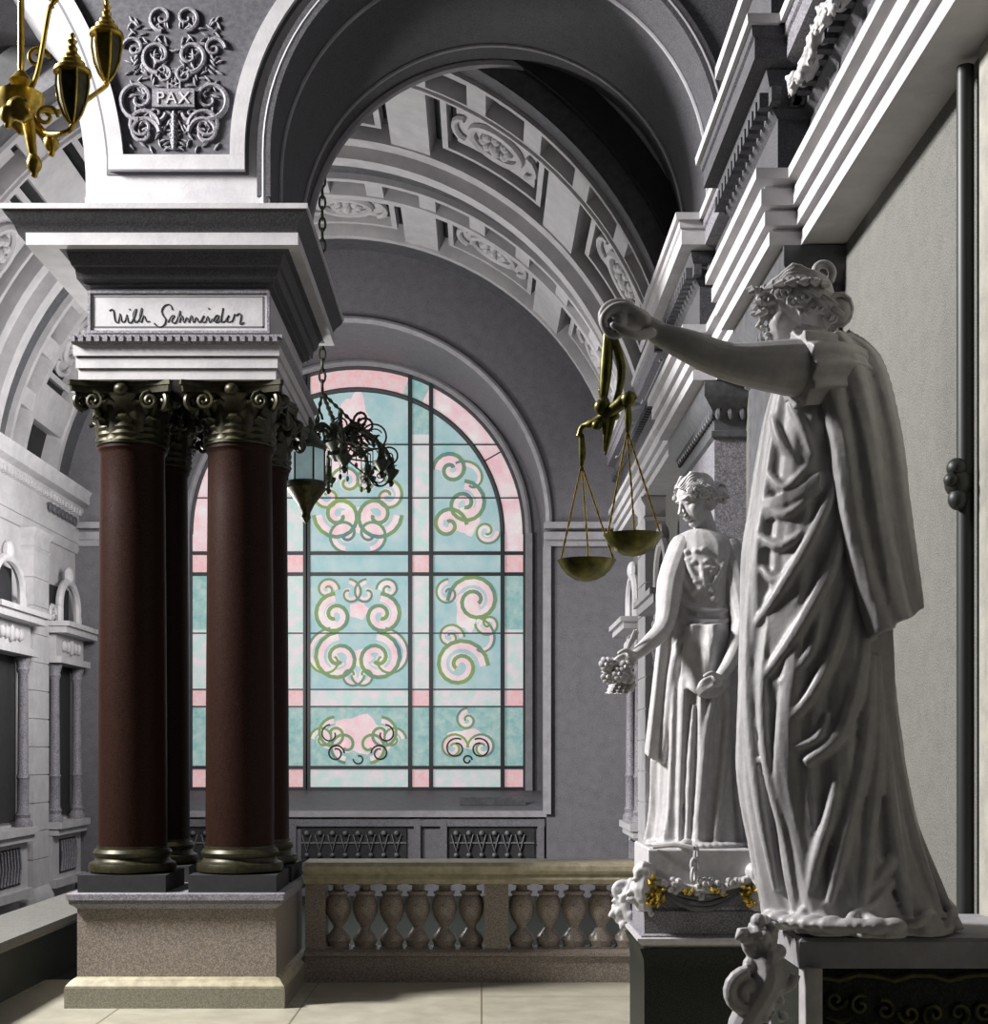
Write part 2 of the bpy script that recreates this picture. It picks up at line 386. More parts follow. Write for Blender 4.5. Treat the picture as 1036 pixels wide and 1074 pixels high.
for (ya, yb) in ((13.32, 14.74), (16.36, 17.54)):        # large coffers with medallions
    t = 17-29*4
    while t < TR+10:
        if t-3.4 > TL: pbox(mb, max(t-3.4, TL), min(t+3.4, TR), VR, VR+.21, ya, yb)
        a, b = t+5.2, t+23.8
        if a > TL and a < TR:
            b = min(b, TR)
            for (q0, q1, c0, c1) in ((a, a+1.0, ya+.14, yb-.14), (b-1.0, b, ya+.14, yb-.14), (a, b, ya+.14, ya+.20), (a, b, yb-.20, yb-.14)):
                pbox(mb, q0, q1, VR+.08, VR+.21, c0, c1)
            pbox(mb, a+2.2, b-2.2, VR+.15, VR+.21, ya+.28, yb-.28)
            # oval ring + rosette
            m_ = (a+b)/2; yc = (ya+yb)/2; ra = (b-a)*.24; rb = (yb-ya)*.20
            pts = [Vector(vpt(m_+ra*math.cos(2*PI*k/28), VR+.12, yc+rb*math.sin(2*PI*k/28))) for k in range(29)]
            mb.tube(pts, .045, 6)
            for k in range(8):
                mb.ell(vpt(m_+ra*.5*math.cos(2*PI*k/8), VR+.12, yc+rb*.5*math.sin(2*PI*k/8)), .055, 8, 5)
            mb.ell(vpt(m_, VR+.10, yc), .07, 8, 6)
            for sg in (-1, 1):
                pts = [Vector(vpt(m_+sg*(ra*1.25+1.8*math.cos(u)), VR+.12, yc+.22*math.sin(u))) for u in [k*PI/6-PI/2 for k in range(7)]]
                mb.tube(pts, .035, 6)
        t += 29
mb.build('vault_ribs', 'stone', vault, smoothang=30); mp.build('plain_band', 'darkstone', vault, smoothang=30)

# ---- front wall of the arch: deep transverse arch springing from the columned pier
AX, AR, AZ = .10, 1.68, 6.40
Y0, Y1 = 10.37, 12.40
ZC = 5.9
def leftarc(z):   # left edge of the spandrel: arch springing to the left
    R = 2.7; zz = max(0, z-6.15); return Xp(90, Y0)-(R-math.sqrt(max(0, R*R-zz*zz)))
mb = MB()
zs = [ZC+.02+i*(8.6-ZC)/16 for i in range(17)]
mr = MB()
# left spandrel strips between left arc and right arch
def archx(z, sgn, R=AR):
    if z <= AZ: return AX+sgn*R
    q = R*R-(z-AZ)**2
    return AX+sgn*math.sqrt(q) if q > 0 else AX
for i in range(16):
    za, zb_ = zs[i], zs[i+1]
    mb.prism_y([(leftarc(za), za), (AX-AR-.05, za), (AX-AR-.05, zb_), (leftarc(zb_), zb_)], Y0, Y1)
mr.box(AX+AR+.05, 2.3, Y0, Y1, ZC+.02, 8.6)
RR = AR+.05
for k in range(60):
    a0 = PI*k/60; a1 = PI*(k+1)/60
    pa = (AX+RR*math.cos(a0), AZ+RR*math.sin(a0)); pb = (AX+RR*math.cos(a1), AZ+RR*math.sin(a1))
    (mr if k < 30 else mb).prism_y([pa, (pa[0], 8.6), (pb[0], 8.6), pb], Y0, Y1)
mb.box(AX-AR-.06, AX-AR-.04, Y0, Y1, ZC, AZ)
mb2 = MB()
wf = tag(mb.build('wall_front', 'stone', smoothang=30), kind='structure', label='white stone spandrel wall over the columned pier')
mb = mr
# finer intrados lining
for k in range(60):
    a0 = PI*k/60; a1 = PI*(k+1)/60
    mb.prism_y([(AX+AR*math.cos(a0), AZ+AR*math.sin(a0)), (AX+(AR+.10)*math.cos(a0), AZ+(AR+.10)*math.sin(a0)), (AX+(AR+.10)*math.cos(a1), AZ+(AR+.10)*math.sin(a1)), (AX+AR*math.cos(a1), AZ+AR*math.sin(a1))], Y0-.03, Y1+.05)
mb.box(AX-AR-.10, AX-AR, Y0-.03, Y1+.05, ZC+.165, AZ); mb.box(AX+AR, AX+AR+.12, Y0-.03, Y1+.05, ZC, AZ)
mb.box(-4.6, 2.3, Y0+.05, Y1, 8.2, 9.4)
mb.build('deep_arch', 'shaded', wf, smoothang=30)  # arch lining and right spandrel darkened, their shade is in the colour
# mouldings on the arch
mb = MB()
def archtube(R, y, r, z0=ZC):
    pts = [Vector((AX+R, y, z0))]+[Vector((AX+R*math.cos(PI*k/48), y, AZ+R*math.sin(PI*k/48))) for k in range(49)]+[Vector((AX-R, y, z0))]
    mb.tube(pts, r, 8)
archtube(AR+.05, Y0-.0, .035); archtube(AR-.012, Y1-.05, .045); archtube(AR-.006, Y1-.35, .02); archtube(AR-.006, Y0+.45, .02)
tag(mb.build('trim_6', 'vault'), kind='structure', label='roll mouldings of the deep arch')

# recessed relief panel with PAX on the spandrel
fr = MB(); pn = MB()
zA, zB = Zy(165, Y0), 8.15
def lx(z, o): return leftarc(z)+o
def rx(z, o): return archx(z, -1, AR+o) if z < AZ+AR else AX
K = 22
def band(mb_, o0, o1, y0, y1, left=True):
    for i in range(K):
        za = zA+(zB-zA)*i/K; zb_ = za+(zB-zA)/K
        if left: q = [(lx(za, o0), za), (lx(za, o1), za), (lx(zb_, o1), zb_), (lx(zb_, o0), zb_)]
        else: q = [(rx(za, o1), za), (rx(za, o0), za), (rx(zb_, o0), zb_), (rx(zb_, o1), zb_)]
        mb_.prism_y(q, y0, y1)
for i in range(K):
    za = zA+(zB-zA)*i/K; zb_ = zA+(zB-zA)*(i+1)/K
    pn.prism_y([(lx(za, .29), za), (rx(za, .29), za), (rx(zb_, .29), zb_), (lx(zb_, .29), zb_)], Y0-.012, Y0+.0)
band(fr, .19, .30, Y0-.05, Y0, True); band(fr, .19, .30, Y0-.05, Y0, False)
fr.box(lx(zA, .19), rx(zA, .19), Y0-.05, Y0, zA-.11, zA+.001)
pg = MB()
band(pg, .165, .192, Y0-.006, Y0, True); band(pg, .165, .192, Y0-.006, Y0, False)
pg.box(lx(zA, .165), rx(zA, .165), Y0-.006, Y0, zA-.135, zA-.0)
rel = empty('relief_panel', (-2.2, Y0-.02, zA), 'dark ornamental relief panel lettered PAX above the columned pier', 'relief panel')
fr.build('frame', 'stone', rel); pn.build('panel_ground', 'relief', rel); pg.build('groove', 'mark', rel)
sc = MB(); cxp = Xp(183, Y0)
def sp(px, py, r, turns, st, sg, wdt=.022, plane_y=Y0-.02):
    s_ = Y0/FPX
    for m_ in (1, -1):
        c = Vector((cxp+m_*(px-183)*s_, plane_y, Zy(py, Y0)))
        p = spiral((0, 0, 0), r*s_, turns, st, sg)
        p = [Vector((c.x+m_*v.x, plane_y, c.z+v.z)) for v in p]
        sc.tube(p, [wdt*(1-.5*i/len(p)) for i in range(len(p))], 6)
sp(220, 105, 22, 1.3, -PI/2, 1); sp(150, 133, 18, 1.4, 0, 1, .02); sp(215, 140, 17, 1.3, PI, -1, .02); sp(200, 60, 18, 1.3, -PI/2, 1, .02); sp(225, 52, 12, 1.2, 0, 1, .016)
sp(196, 20, 14, 1.3, -PI/2, 1, .017); sp(165, 120, 9, 1.2, 0, -1, .016); sp(172, 80, 9, 1.2, PI/2, -1, .014)
random.seed(3)
for k in range(150):
    px = random.uniform(135, 183); py = random.uniform(20, 158)
    if 93 < py < 118 and px > 155: continue
    if py > 80 and px < 138: continue
    a = random.uniform(0, 2*PI)
    for m_ in (1, -1):
        c = Vector((cxp+m_*(px-183)*Y0/FPX, Y0-.018, Zy(py, Y0))); dv = Vector((m_*math.cos(a), 0, math.sin(a)))
        sc.tube([c-dv*.03, c, c+dv*.035], [.003, .011, .002], 5)
for k in range(16): sc.ell((cxp, Y0-.02, Zy(120+k*2.4, Y0)), (.016+.012*math.sin(k*1.3)**2, .02, .02), 8, 5)
sc.build('scrollwork', 'grey', rel)
tb = MB(); tb.box(Xp(161, Y0), Xp(205, Y0), Y0-.05, Y0, Zy(115, Y0), Zy(96, Y0)); tb.build('name_tablet', 'grey', rel)
cu = bpy.data.curves.new('inscription', 'FONT'); cu.body = 'PAX'; cu.size = .125; cu.extrude = .003; cu.align_x = 'CENTER'; cu.space_character = 1.15
to = bpy.data.objects.new('tmp', cu); COL.objects.link(to)
me = bpy.data.meshes.new_from_object(to); bpy.data.objects.remove(to)
me.transform(Matrix.Translation((cxp, Y0-.054, Zy(112, Y0))) @ Matrix.Rotation(PI/2, 4, 'X')); me.materials.append(M['stone'])
o = bpy.data.objects.new('inscription', me); COL.objects.link(o); o.parent = rel; o.matrix_parent_inverse = Matrix.Translation(-rel.location); o['label'] = 'raised letters PAX'

# ---- entablature of the pier
px0, px1 = -2.96, -1.585
mb = MB(); mb.rect_stack(px0, px1, Y0, Y1, [(.05, 4.69), (.05, 4.765), (.035, 4.77), (.065, 4.772), (.065, 4.85), (.045, 4.857), (.08, 4.86), (.08, 4.94), (-.02, 4.95)])
mb.rect_stack(px0, px1, Y0, Y1, [(-.1, 5.0), (-.02, 5.0), (-.02, 5.40), (-.1, 5.40)])
mb.box(px0-.01, px1-.005, Y0-.02, Y1, 5.9, 6.06)
tr = tag(mb.build('trim_7', 'stone'), kind='structure', label='white banded entablature on the columned pier')
mb = MB(); mb.rect_stack(px0, px1, Y0, Y1, [(-.05, 4.93), (.08, 4.94), (.105, 4.97), (.105, 5.01), (-.05, 5.02)])
x = px0-.09
while x < px1+.08: mb.box(x, x+.035, Y0-.125, Y0-.05, 4.955, 5.0); x += .06
mb.build('leaf_moulding', 'grey', tr)
mb = MB(); mb.rect_stack(px0, px1, Y0, Y1, [(-.05, 5.38), (.02, 5.40), (.02, 5.42), (.06, 5.44), (.07, 5.52), (.09, 5.53), (.12, 5.62), (.2, 5.63), (-.05, 5.64)]); 
mb.rect_stack(px0-.22, px1, Y0, Y1, [(-.05, 5.71), (.22, 5.71), (.25, 5.78), (.30, 5.84), (.31, 5.87), (-.05, 5.88)]);
mb.build('bed_moulding', 'shaded', tr)  # darkened so the overhung mouldings look shaded
mb = MB(); mb.rect_stack(px0-.14, px1, Y0, Y1, [(-.05, 5.625), (.24, 5.625), (.24, 5.715), (-.05, 5.715)])
mb.rect_stack(px0-.22, px1, Y0, Y1, [(-.05, 5.862), (.32, 5.862), (.32, 5.90), (-.05, 5.90)])
mb.build('corona', 'stone', tr)
# frieze tablet with handwriting
tab = empty('frieze_tablet', (-2.27, Y0-.02, 5.05), 'white framed tablet with dark cursive handwriting above the four columns', 'tablet')
d = Y0-.03; t1 = MB(); xa, xb, za, zb_ = Xp(95, d), Xp(280, d), Zy(347, d), Zy(308, d)
t1.box(xa, xb, d, d+.05, za, zb_); t1.build('tablet_face', 'stone', tab)
t2 = MB()
for (a, b, c, e) in ((xa-.02, xb+.02, za-.02, za), (xa-.02, xb+.02, zb_, zb_+.02), (xa-.02, xa, za, zb_), (xb, xb+.02, za, zb_)): t2.box(a, b, d-.012, d+.04, c, e)
t2.build('outer_frame', 'grey', tab)
t3 = MB(); i_ = .022
for (a, b, c, e) in ((xa+i_, xb-i_, za+i_, za+i_+.012), (xa+i_, xb-i_, zb_-i_-.005, zb_-i_), (xa+i_, xa+i_+.006, za+i_, zb_-i_), (xb-i_-.012, xb-i_, za+i_, zb_-i_)): t3.box(a, b, d-.002, d+.01, c, e)
t3.build('inner_line', 'mark', tab)
strokes = [  # handwriting, as pen strokes
 [(113,326),(117,325),(119,336),(122,338),(124,329),(126,337),(129,337),(131,330)], [(131,330),(133,338),(136,338)], [(134,324),(134.6,325)],
 [(136,338),(139,332),(141,324),(138,330),(140,338),(143,336)], [(143,337),(146,330),(147,323),(145,331),(146,338),(149,331),(152,337),(155,337)],
 [(179,325),(177,320),(172,320),(168,325),(169,330),(172,335),(170,341),(165,343),(160,339)],
 [(174,338),(178,332),(181,331),(178,336),(181,339),(184,335),(187,326),(186,338),(189,331),(191,338),(194,333),(196,338)],
 [(196,338),(199,331),(201,338),(204,333),(207,338),(210,335),(212,331),(209,336),(213,338),(216,332),(218,338),(221,334)], [(217,323),(217.6,324.5)],
 [(221,337),(225,331),(228,332),(224,338),(229,336),(232,323),(230,337),(234,337)], [(234,337),(238,331),(236,337),(241,337),(244,330),(246,331)], [(246,331),(249,329),(251,331),(250,340),(254,338)]]
ik = MB()
for s_ in strokes: ik.tube(smooth([P(u+1.5, v, d) for u, v in s_], 4), .0055, 6)
ik.build('handwriting', 'ink', tab)

# ---- pier pedestal and columns
ped = empty('column_pedestal', (-2.28, 11.1, 0), 'speckled brown granite pedestal carrying the four maroon columns', 'pedestal')
q = MB(); q.rect_stack(-3.03, -1.54, 10.36, 11.86, [(0, .20), (0, .74)]); q.build('die', 'granite', ped)
q = MB(); q.rect_stack(-3.03, -1.54, 10.36, 11.86, [(.075, 0), (.075, .15)]); q.build('plinth', 'granite_dk', ped)
q = MB(); q.rect_stack(-3.03, -1.54, 10.36, 11.86, [(.07, .15), (.07, .165), (.045, .195), (.02, .215), (0, .225)]); q.build('torus_moulding', 'cream', ped)
q = MB(); q.rect_stack(-3.03, -1.54, 10.36, 11.86, [(.0, .735), (.015, .75), (.05, .775), (.05, .80), (.065, .805), (.065, .848), (.05, .855)]); q.build('cap_slab', 'grey', ped)
def make_column(x, y, label):
    e = empty('marble_column', (x, y, .855), label, 'column', 'maroon columns of the pier')
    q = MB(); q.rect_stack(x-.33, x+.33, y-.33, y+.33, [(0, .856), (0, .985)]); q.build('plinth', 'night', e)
    q = MB(); q.lathe(x, y, [(.31, .985), (.33, 1.0), (.335, 1.03), (.325, 1.06), (.30, 1.07), (.285, 1.085), (.28, 1.10), (.295, 1.12), (.30, 1.14), (.285, 1.165), (.27, 1.17), (.268, 1.19)], 40); q.build('base', 'bronze_dk', e)
    pr = [(.262, 1.19), (.262, 1.3)]+[(.262-.018*(t/8)**1.5, 1.3+(4.19-1.3)*t/8) for t in range(1, 9)]+[(.25, 4.21), (.262, 4.225), (.262, 4.245), (.25, 4.255)]
    q = MB(); q.lathe(x, y, pr, 44); q.build('shaft', 'maroon', e)
    q = MB(); q.lathe(x, y, [(.25, 4.25), (.25, 4.30), (.26, 4.45), (.30, 4.56), (.36, 4.60)], 32)
    q.lathe(x, y, [(.255, 4.245), (.275, 4.255), (.275, 4.27), (.255, 4.28)], 32)
    for k in range(8):
        a = 2*PI*k/8; o_ = Vector((math.cos(a), math.sin(a), 0))
        q.leaf(Vector((x, y, 4.27))+o_*.25, o_, .20, .19, .55, .012)
        a += PI/8; o_ = Vector((math.cos(a), math.sin(a), 0))
        q.leaf(Vector((x, y, 4.28))+o_*.245, o_, .33, .17, .5, .012)
    for sx in (1, -1):
        for sy in (1, -1):
            dv = Vector((sx, sy, 0)).normalized()
            path = [Vector((x, y, 4.40))+dv*.26, Vector((x, y, 4.50))+dv*.30, Vector((x, y, 4.59))+dv*.37]
            c = Vector((x, y, 4.535))+dv*.425
            path += [c+dv*(.075*(1-t/16))*math.cos(PI*.65-t*PI/5.5)+Vector((0, 0, 1))*(.075*(1-t/16))*math.sin(PI*.65-t*PI/5.5) for t in range(15)]
            q.tube(smooth(path, 2), .024, 8)
            q.ell(c, .022, 8, 6)
    # small volutes facing each side
    for (sx, sy) in ((0, -1), (1, 0), (-1, 0), (0, 1)):
        tv = Vector((-sy, sx, 0)); ov = Vector((sx, sy, 0))
        for m_ in (1, -1):
            c = Vector((x, y, 4.545))+ov*.335+tv*m_*.21
            q.tube([c+tv*m_*(.07*(1-t/20))*math.cos(PI/2-t*PI/5)*-1+Vector((0, 0, 1))*(.07*(1-t/20))*math.sin(PI/2-t*PI/5) for t in range(18)], .016, 6)
        q.ell(Vector((x, y, 4.63))+ov*.33, (.06, .06, .05), 10, 8)
    q.build('capital', 'bronze_dk', e)
    ab = MB(); lo = []
    for (z, r_) in ((4.605, .40), (4.65, .405), (4.655, .415), (4.69, .415)):
        l = []
        for c4 in range(4):
            a0 = PI/4+c4*PI/2; a1 = a0+PI/2
            p0 = Vector((math.cos(a0), math.sin(a0)))*r_*1.0/math.cos(PI/4)*.97; p1 = Vector((math.cos(a1), math.sin(a1)))*r_/math.cos(PI/4)*.97
            for t in range(8):
                u = .04+.92*t/7; p = p0.lerp(p1, u); mid = (p0+p1).normalized()
                p = p-mid*.075*(1-(2*u-1)**2)
                l.append((x+p.x, y+p.y, z))
        lo.append(l)
    ab.loft(lo); ab.build('abacus', 'bronze_dk', e)
    return e
for (x, y, lb) in ((-2.70, 10.70, 'maroon granite column at the front left corner of the pier pedestal'), (-1.87, 10.70, 'maroon granite column at the front right corner of the pier pedestal'),
                   (-2.70, 11.53, 'maroon granite column at the rear left of the pier, mostly behind the front left one'), (-1.87, 11.53, 'maroon granite column at the rear right of the pier, nearest the lantern')):
    make_column(x, y, lb)

# ---- stained glass window
win = empty('window_1', (WX, 20.0, WZ), 'tall arched stained glass window with pale teal and pink scrolls', None, None, 'structure')
sW = 20/FPX
def wx(px): return (px-VX)*sW
def wz(py): return H+(VY-py)*sW
RI = 152*sW; GY = 20.04
def pane(px_a, px_b, py_top, py_bot, m, y, clip=RI, name='glass_panel'):
    q = MB(); xa, xb = wx(px_a), wx(px_b); n = 10; zb0 = wz(py_bot); pts = [(xb, zb0), (xa, zb0)]
    for k in range(n+1):
        x_ = xa+(xb-xa)*k/n; zt = wz(py_top)
        dx = abs(x_-WX); lim = WZ+math.sqrt(max(clip*clip-dx*dx, 0)) if dx < clip else WZ
        if zt > WZ: zt = min(zt, lim)
        pts.append((x_, max(zt, zb0+.001)))
    q.prism_y(pts, y, y+.012); return q.build(name, m, win)
cols_full = [(323, 430, 'g_blue'), (452, 527, 'g_blue'), (223, 298, 'g_blue')]
for a, b, m in cols_full:
    pane(a, b, 400, 580, m, GY); pane(a, b, 602, 723, m, GY); pane(a, b, 741, 805, 'g_teal', GY)
    pane(a, b, 580, 602, 'g_blue', GY); pane(a, b, 723, 741, 'g_pale', GY); pane(a, b, 805, 828, 'g_pale', GY)
for a, b in ((430, 452), (298, 320)):
    pane(a, b, 400, 455, 'g_teal', GY); pane(a, b, 455, 580, 'g_pale', GY); pane(a, b, 602, 723, 'g_pale', GY); pane(a, b, 741, 805, 'g_teal', GY)
    for (t, u) in ((580, 602), (723, 741), (805, 828)): pane(a, b, t, u, 'g_pink', GY)
for a, b in ((527, 550), (200, 223)):
    pane(a, b, 560, 580, 'g_rose', GY, 9); pane(a, b, 602, 660, 'g_teal', GY, 9); pane(a, b, 660, 723, 'g_pale', GY, 9); pane(a, b, 741, 805, 'g_teal', GY, 9)
    for (t, u) in ((580, 602), (723, 741), (805, 828)): pane(a, b, t, u, 'g_pink', GY, 9)
def wring(a0, a1, r0, r1, m, y=GY, th=.012, name='glass_border'):
    q = MB(); lo = []; n = max(2, int((a1-a0)/3))
    for k in range(n+1):
        a = math.radians(a0+(a1-a0)*k/n); lo.append([(WX+r0*math.cos(a), y, WZ+r0*math.sin(a)), (WX+r1*math.cos(a), y, WZ+r1*math.sin(a)), (WX+r1*math.cos(a), y+th, WZ+r1*math.sin(a)), (WX+r0*math.cos(a), y+th, WZ+r0*math.sin(a))])
    q.loft(lo); return q.build(name, m, win)
ROt = WR
for (a, b, m) in ((0, 30, 'g_rose'), (30, 64, 'g_rose'), (64, 72, 'g_teal'), (72, 108, 'g_pink'), (108, 116, 'g_teal'), (116, 150, 'g_rose'), (150, 180, 'g_rose')): wring(a, b, RI, ROt, m)
# scrolls in the glass
gr = MB(); pk = MB()
def scr(px, py, r, turns, st, sg, wd=6.5, mirror=True, col='g', rend=.15):
    r *= 1.18
    for m_ in ((1, -1) if mirror else (1,)):
        pts = spiral((0, 0, 0), r*sW, turns, st, sg, rend=rend)
        cx = WX+m_*(wx(px)-WX)
        pp = [Vector((cx+m_*v.x, GY-.006, wz(py)+v.z)) for v in pts]
        n_ = len(pp)
        pk.tube(pp, [wd*sW*(.6+.4*i/n_) for i in range(n_)], 6, flat=(0, 1, 0), up=.006)
        pp2 = [Vector((p.x, GY-.014, p.z)) for p in pp]
        pts = spiral((0, 0, 0), (r+wd*.8)*sW, turns, st, sg, rend=rend)
        pp2 = [Vector((cx+m_*v.x, GY-.012, wz(py)+v.z)) for v in pts]
        gr.tube(pp2, wd*.36*sW, 6, flat=(0, 1, 0), up=.005)
# central light
scr(399, 645, 15, 1.5, PI/2, -1); scr(407, 618, 8, 1.4, PI, -1, 4); scr(384, 622, 10, 1.0, PI/2, 1, 4)
scr(395, 690, 19, 1.6, PI/2, -1); scr(404, 690, 24, .8, PI*.5, -1, 4); scr(382, 708, 9, 1.0, PI, 1, 4)
scr(395, 540, 18, 1.5, 0, -1); scr(406, 520, 12, 1.2, PI/2, -1, 5); scr(388, 560, 13, 1.2, -PI/2, 1, 5); scr(386, 505, 12, 1.1, 0, 1, 5)
scr(400, 770, 12, 1.3, PI/2, -1, 5); scr(388, 782, 12, 1.1, -PI/2, 1, 5); scr(412, 775, 9, 1.2, 0, 1, 4)
# side lights
scr(498, 630, 20, 1.6, PI, -1); scr(472, 668, 10, 1.4, 0, 1, 4); scr(482, 698, 21, 1.6, 0, 1); scr(512, 654, 9, 1.3, PI, 1, 4); scr(470, 622, 10, 1.2, PI/2, 1, 4); scr(500, 676, 22, .5, PI/2, -1, 4)
scr(473, 492, 12, 1.4, PI, -1); scr(487, 528, 16, 1.5, PI/2, -1); scr(470, 550, 12, 1.3, 0, 1); scr(510, 557, 10, 1.3, 0, -1, 4); scr(492, 505, 18, .6, PI*.7, -1, 4)
scr(475, 784, 11, 1.4, 0, 1, 4); scr(506, 784, 11, 1.4, PI, -1, 4); scr(490, 755, 8, 1.3, PI/2, 1, 4)
blob = MB()
for (px, py, a, b) in ((376, 690, 14, 9), (376, 640, 10, 9), (376, 545, 20, 14), (372, 450, 16, 40), (350, 478, 14, 20), (376, 770, 26, 20), (352, 776, 14, 12), (400, 776, 14, 12), (490, 775, 22, 10), (490, 545, 12, 16), (490, 640, 12, 22), (262, 640, 12, 22), (262, 540, 12, 20)):
    pts = [(wx(px)+a*sW*math.cos(2*PI*k/20)*(1+.14*math.cos(5*2*PI*k/20)), wz(py)+b*sW*math.sin(2*PI*k/20)*(1+.14*math.cos(5*2*PI*k/20))) for k in range(20)]
    blob.prism_y(pts, GY-.004, GY+.001)
blob.build('pink_ornament', 'g_rose', win); pk.build('pink_scrolls', 'g_rose', win); gr.build('green_scrolls', 'g_swirl', win)
fm = MB()
def vbar(px, py0, py1, w_=2.2): fm.box(wx(px-w_), wx(px+w_), GY-.05, GY+.03, wz(py1), wz(py0))
def ctop(px, r): return VY-(WZ+math.sqrt(max(r*r-(wx(px)-WX)**2, 0))-H)/sW
for p_ in (323, 430, 452, 298, 320): vbar(p_, ctop(p_, ROt), 828)
for p_ in (527, 223): vbar(p_, ctop(p_, RI)-2, 828)
for p_ in (550, 200): vbar(p_, 560, 828, 1.5)
for py_, w_ in ((580, 1.8), (602, 1.8), (805, 1.8), (828, 2.5), (723, .7), (741, .7), (664, .6), (522, .5), (466, .5)):
    hw = 175 if py_ > 560 else math.sqrt(175**2-(560-py_)**2)
    fm.box(wx(375-hw), wx(375+hw), GY-.04, GY+.03, wz(py_+w_), wz(py_-w_))
for r_, t_ in ((RI, .035), (ROt, .03)):
    fm.tube([Vector((WX+r_*math.cos(PI*k/48), GY-.01, WZ+r_*math.sin(PI*k/48))) for k in range(49)], t_, 6)
for a in (30, 150):
    a = math.radians(a); fm.tube([Vector((WX+r_*math.cos(a), GY-.01, WZ+r_*math.sin(a))) for r_ in (RI, ROt)], .01, 6)
fm.build('window_frame', 'g_lead', win)
# black outlines in the lowest panels
ol = MB()
for (px, py, r, tn, st, sg) in ((352, 790, 9, 1.3, 0, 1), (398, 790, 9, 1.3, PI, -1), (376, 796, 6, .8, PI, 1), (346, 770, 10, .8, PI/2, 1), (404, 770, 10, .8, PI/2, -1), (478, 785, 11, 1.1, PI/3, 1), (503, 785, 11, 1.1, PI*.66, -1), (490, 797, 5, 1, 0, 1)):
    ol.tube([Vector((p.x, GY-.02, p.z)) for p in spiral((wx(px), GY, wz(py)), r*sW, tn, st, sg, rend=.5)], .9*sW, 5)
ol.build('painted_outline', 'g_lead', win)

# ---- panelling below the window
pan = empty('radiator_panelling', (-1.8, 18.5, 0), 'dark panelled wainscot with grilles under the stained glass window', 'panelling')
q = MB(); q.box(-4.4, .84, 18.40, 18.5, 0, 1.02)
for x_ in (-4.4, -2.55, -.9, -.55, .74): q.box(x_+.001, x_+.089, 18.336, 18.42, 0, 1.024)
q.box(-4.4, .84, 18.34, 18.42, .93, 1.02); q.box(-4.4, .84, 18.34, 18.42, .34, .42); q.build('panel_frame', 'mid', pan)
q = MB()
for (a, b) in ((-2.4, -1.0), (-.42, .7), (-4.25, -2.6)):
    q.box(a, b, 18.37, 18.41, .46, .90)
q.build('grille_recess', 'night', pan)
for (a, b) in ((-2.4, -1.0), (-.42, .7), (-4.25, -2.6)):
    q = MB(); q.box(a, b, 18.352, 18.36, .70, .72); x_ = a+.08
    while x_ < b-.04:
        q.tube([(x_-.06, 18.35, .82), (x_, 18.34, .60), (x_+.06, 18.35, .82)], .012, 6); q.ell((x_, 18.34, .84), .035, 8, 6); q.ell((x_, 18.34, .55), .03, 8, 6); x_ += .17
    q.build('grille', 'mid', pan)
vent = MB(); vent.box(-.30, .60, 18.9, 19.02, 1.19, 1.30)
tag(vent.build('vent_grille', 'darkstone'), 'dark flat vent set in the sloping sill below the window right side', 'vent')

# ---- aedicules (pedimented niches) on the far side walls
def aedicule(x, sgn, ya, yb, label):
    "x = wall face, sgn = +1 when the niche faces +x"
    e = empty('wall_niche', (x, (ya+yb)/2, 0), label, 'niche')
    X = lambda o: x+sgn*o
    def bx(q, o0, o1, y0, y1, z0, z1): q.box(min(X(o0), X(o1)), max(X(o0), X(o1)), y0, y1, z0, z1)
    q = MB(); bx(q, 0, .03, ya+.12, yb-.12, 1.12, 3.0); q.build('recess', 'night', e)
    for yy in (ya+.16, yb-.16):
      q = MB(); q.lathe(X(.13), yy, [(.10, 1.05), (.10, 1.12), (.075, 1.16), (.085, 1.2), (.065, 1.24), (.065, 1.6), (.075, 1.62), (.062, 1.66), (.055, 2.80), (.075, 2.85), (.065, 2.88), (.09, 2.98), (.1, 3.0)], 16)
      q.build('small_column', 'grey', e)
    q = MB(); bx(q, 0, .26, ya, yb, .98, 1.06); bx(q, 0, .22, ya+.02, yb-.02, .90, .98); bx(q, 0, .14, ya+.03, yb-.03, .34, .90); bx(q, 0, .2, ya, yb, .26, .36); q.build('pedestal', 'stone', e)
    q = MB(); bx(q, .14, .15, ya+.30, yb-.30, .42, .84); q.build('grille_recess', 'night', e)
    q = MB(); yy = ya+.34
    while yy < yb-.3:
        q.tube([(X(.16), yy, .44), (X(.16), yy+.05, .63), (X(.16), yy, .82)], .014, 6); yy += .10
    q.build('grille', 'grey', e)
    q = MB(); bx(q, 0, .26, ya, yb, 3.0, 3.08); bx(q, 0, .18, ya+.05, yb-.05, 3.08, 3.36); bx(q, 0, .34, ya-.05, yb+.05, 3.36, 3.44); bx(q, 0, .38, ya-.08, yb+.08, 3.44, 3.50)
    yc = (ya+yb)/2
    for t in range(5): q.ell((X(.2), yc+(t-2)*.15, 3.22), (.04, .06, .07+.03*(t == 2)), 10, 8)
    q.build('entablature', 'stone', e)
    q = MB(); hw = (yb-ya)*.30
    q.tube([Vector((X(.16), yc+hw*math.cos(PI*k/20), 3.72+.32*math.sin(PI*k/20))) for k in range(21)], .05, 8)
    q.tube([(X(.16), yc-hw, 3.5), (X(.16), yc-hw, 3.72)], .05, 8); q.tube([(X(.16), yc+hw, 3.5), (X(.16), yc+hw, 3.72)], .05, 8)
    for sg in (-1, 1):
        q.tube([(X(.12), p.y, p.z) for p in spiral((0, yc+sg*(hw+.16), 3.60), .12, 1.3, PI if sg > 0 else 0, -sg, 'yz')], .028, 6)
    q.ell((X(.16), yc, 4.12), (.07, .09, .12), 10, 8)
    q.build('arched_pediment', 'stone', e)
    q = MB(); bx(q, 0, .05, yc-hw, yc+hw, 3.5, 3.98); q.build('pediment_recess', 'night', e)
    return e
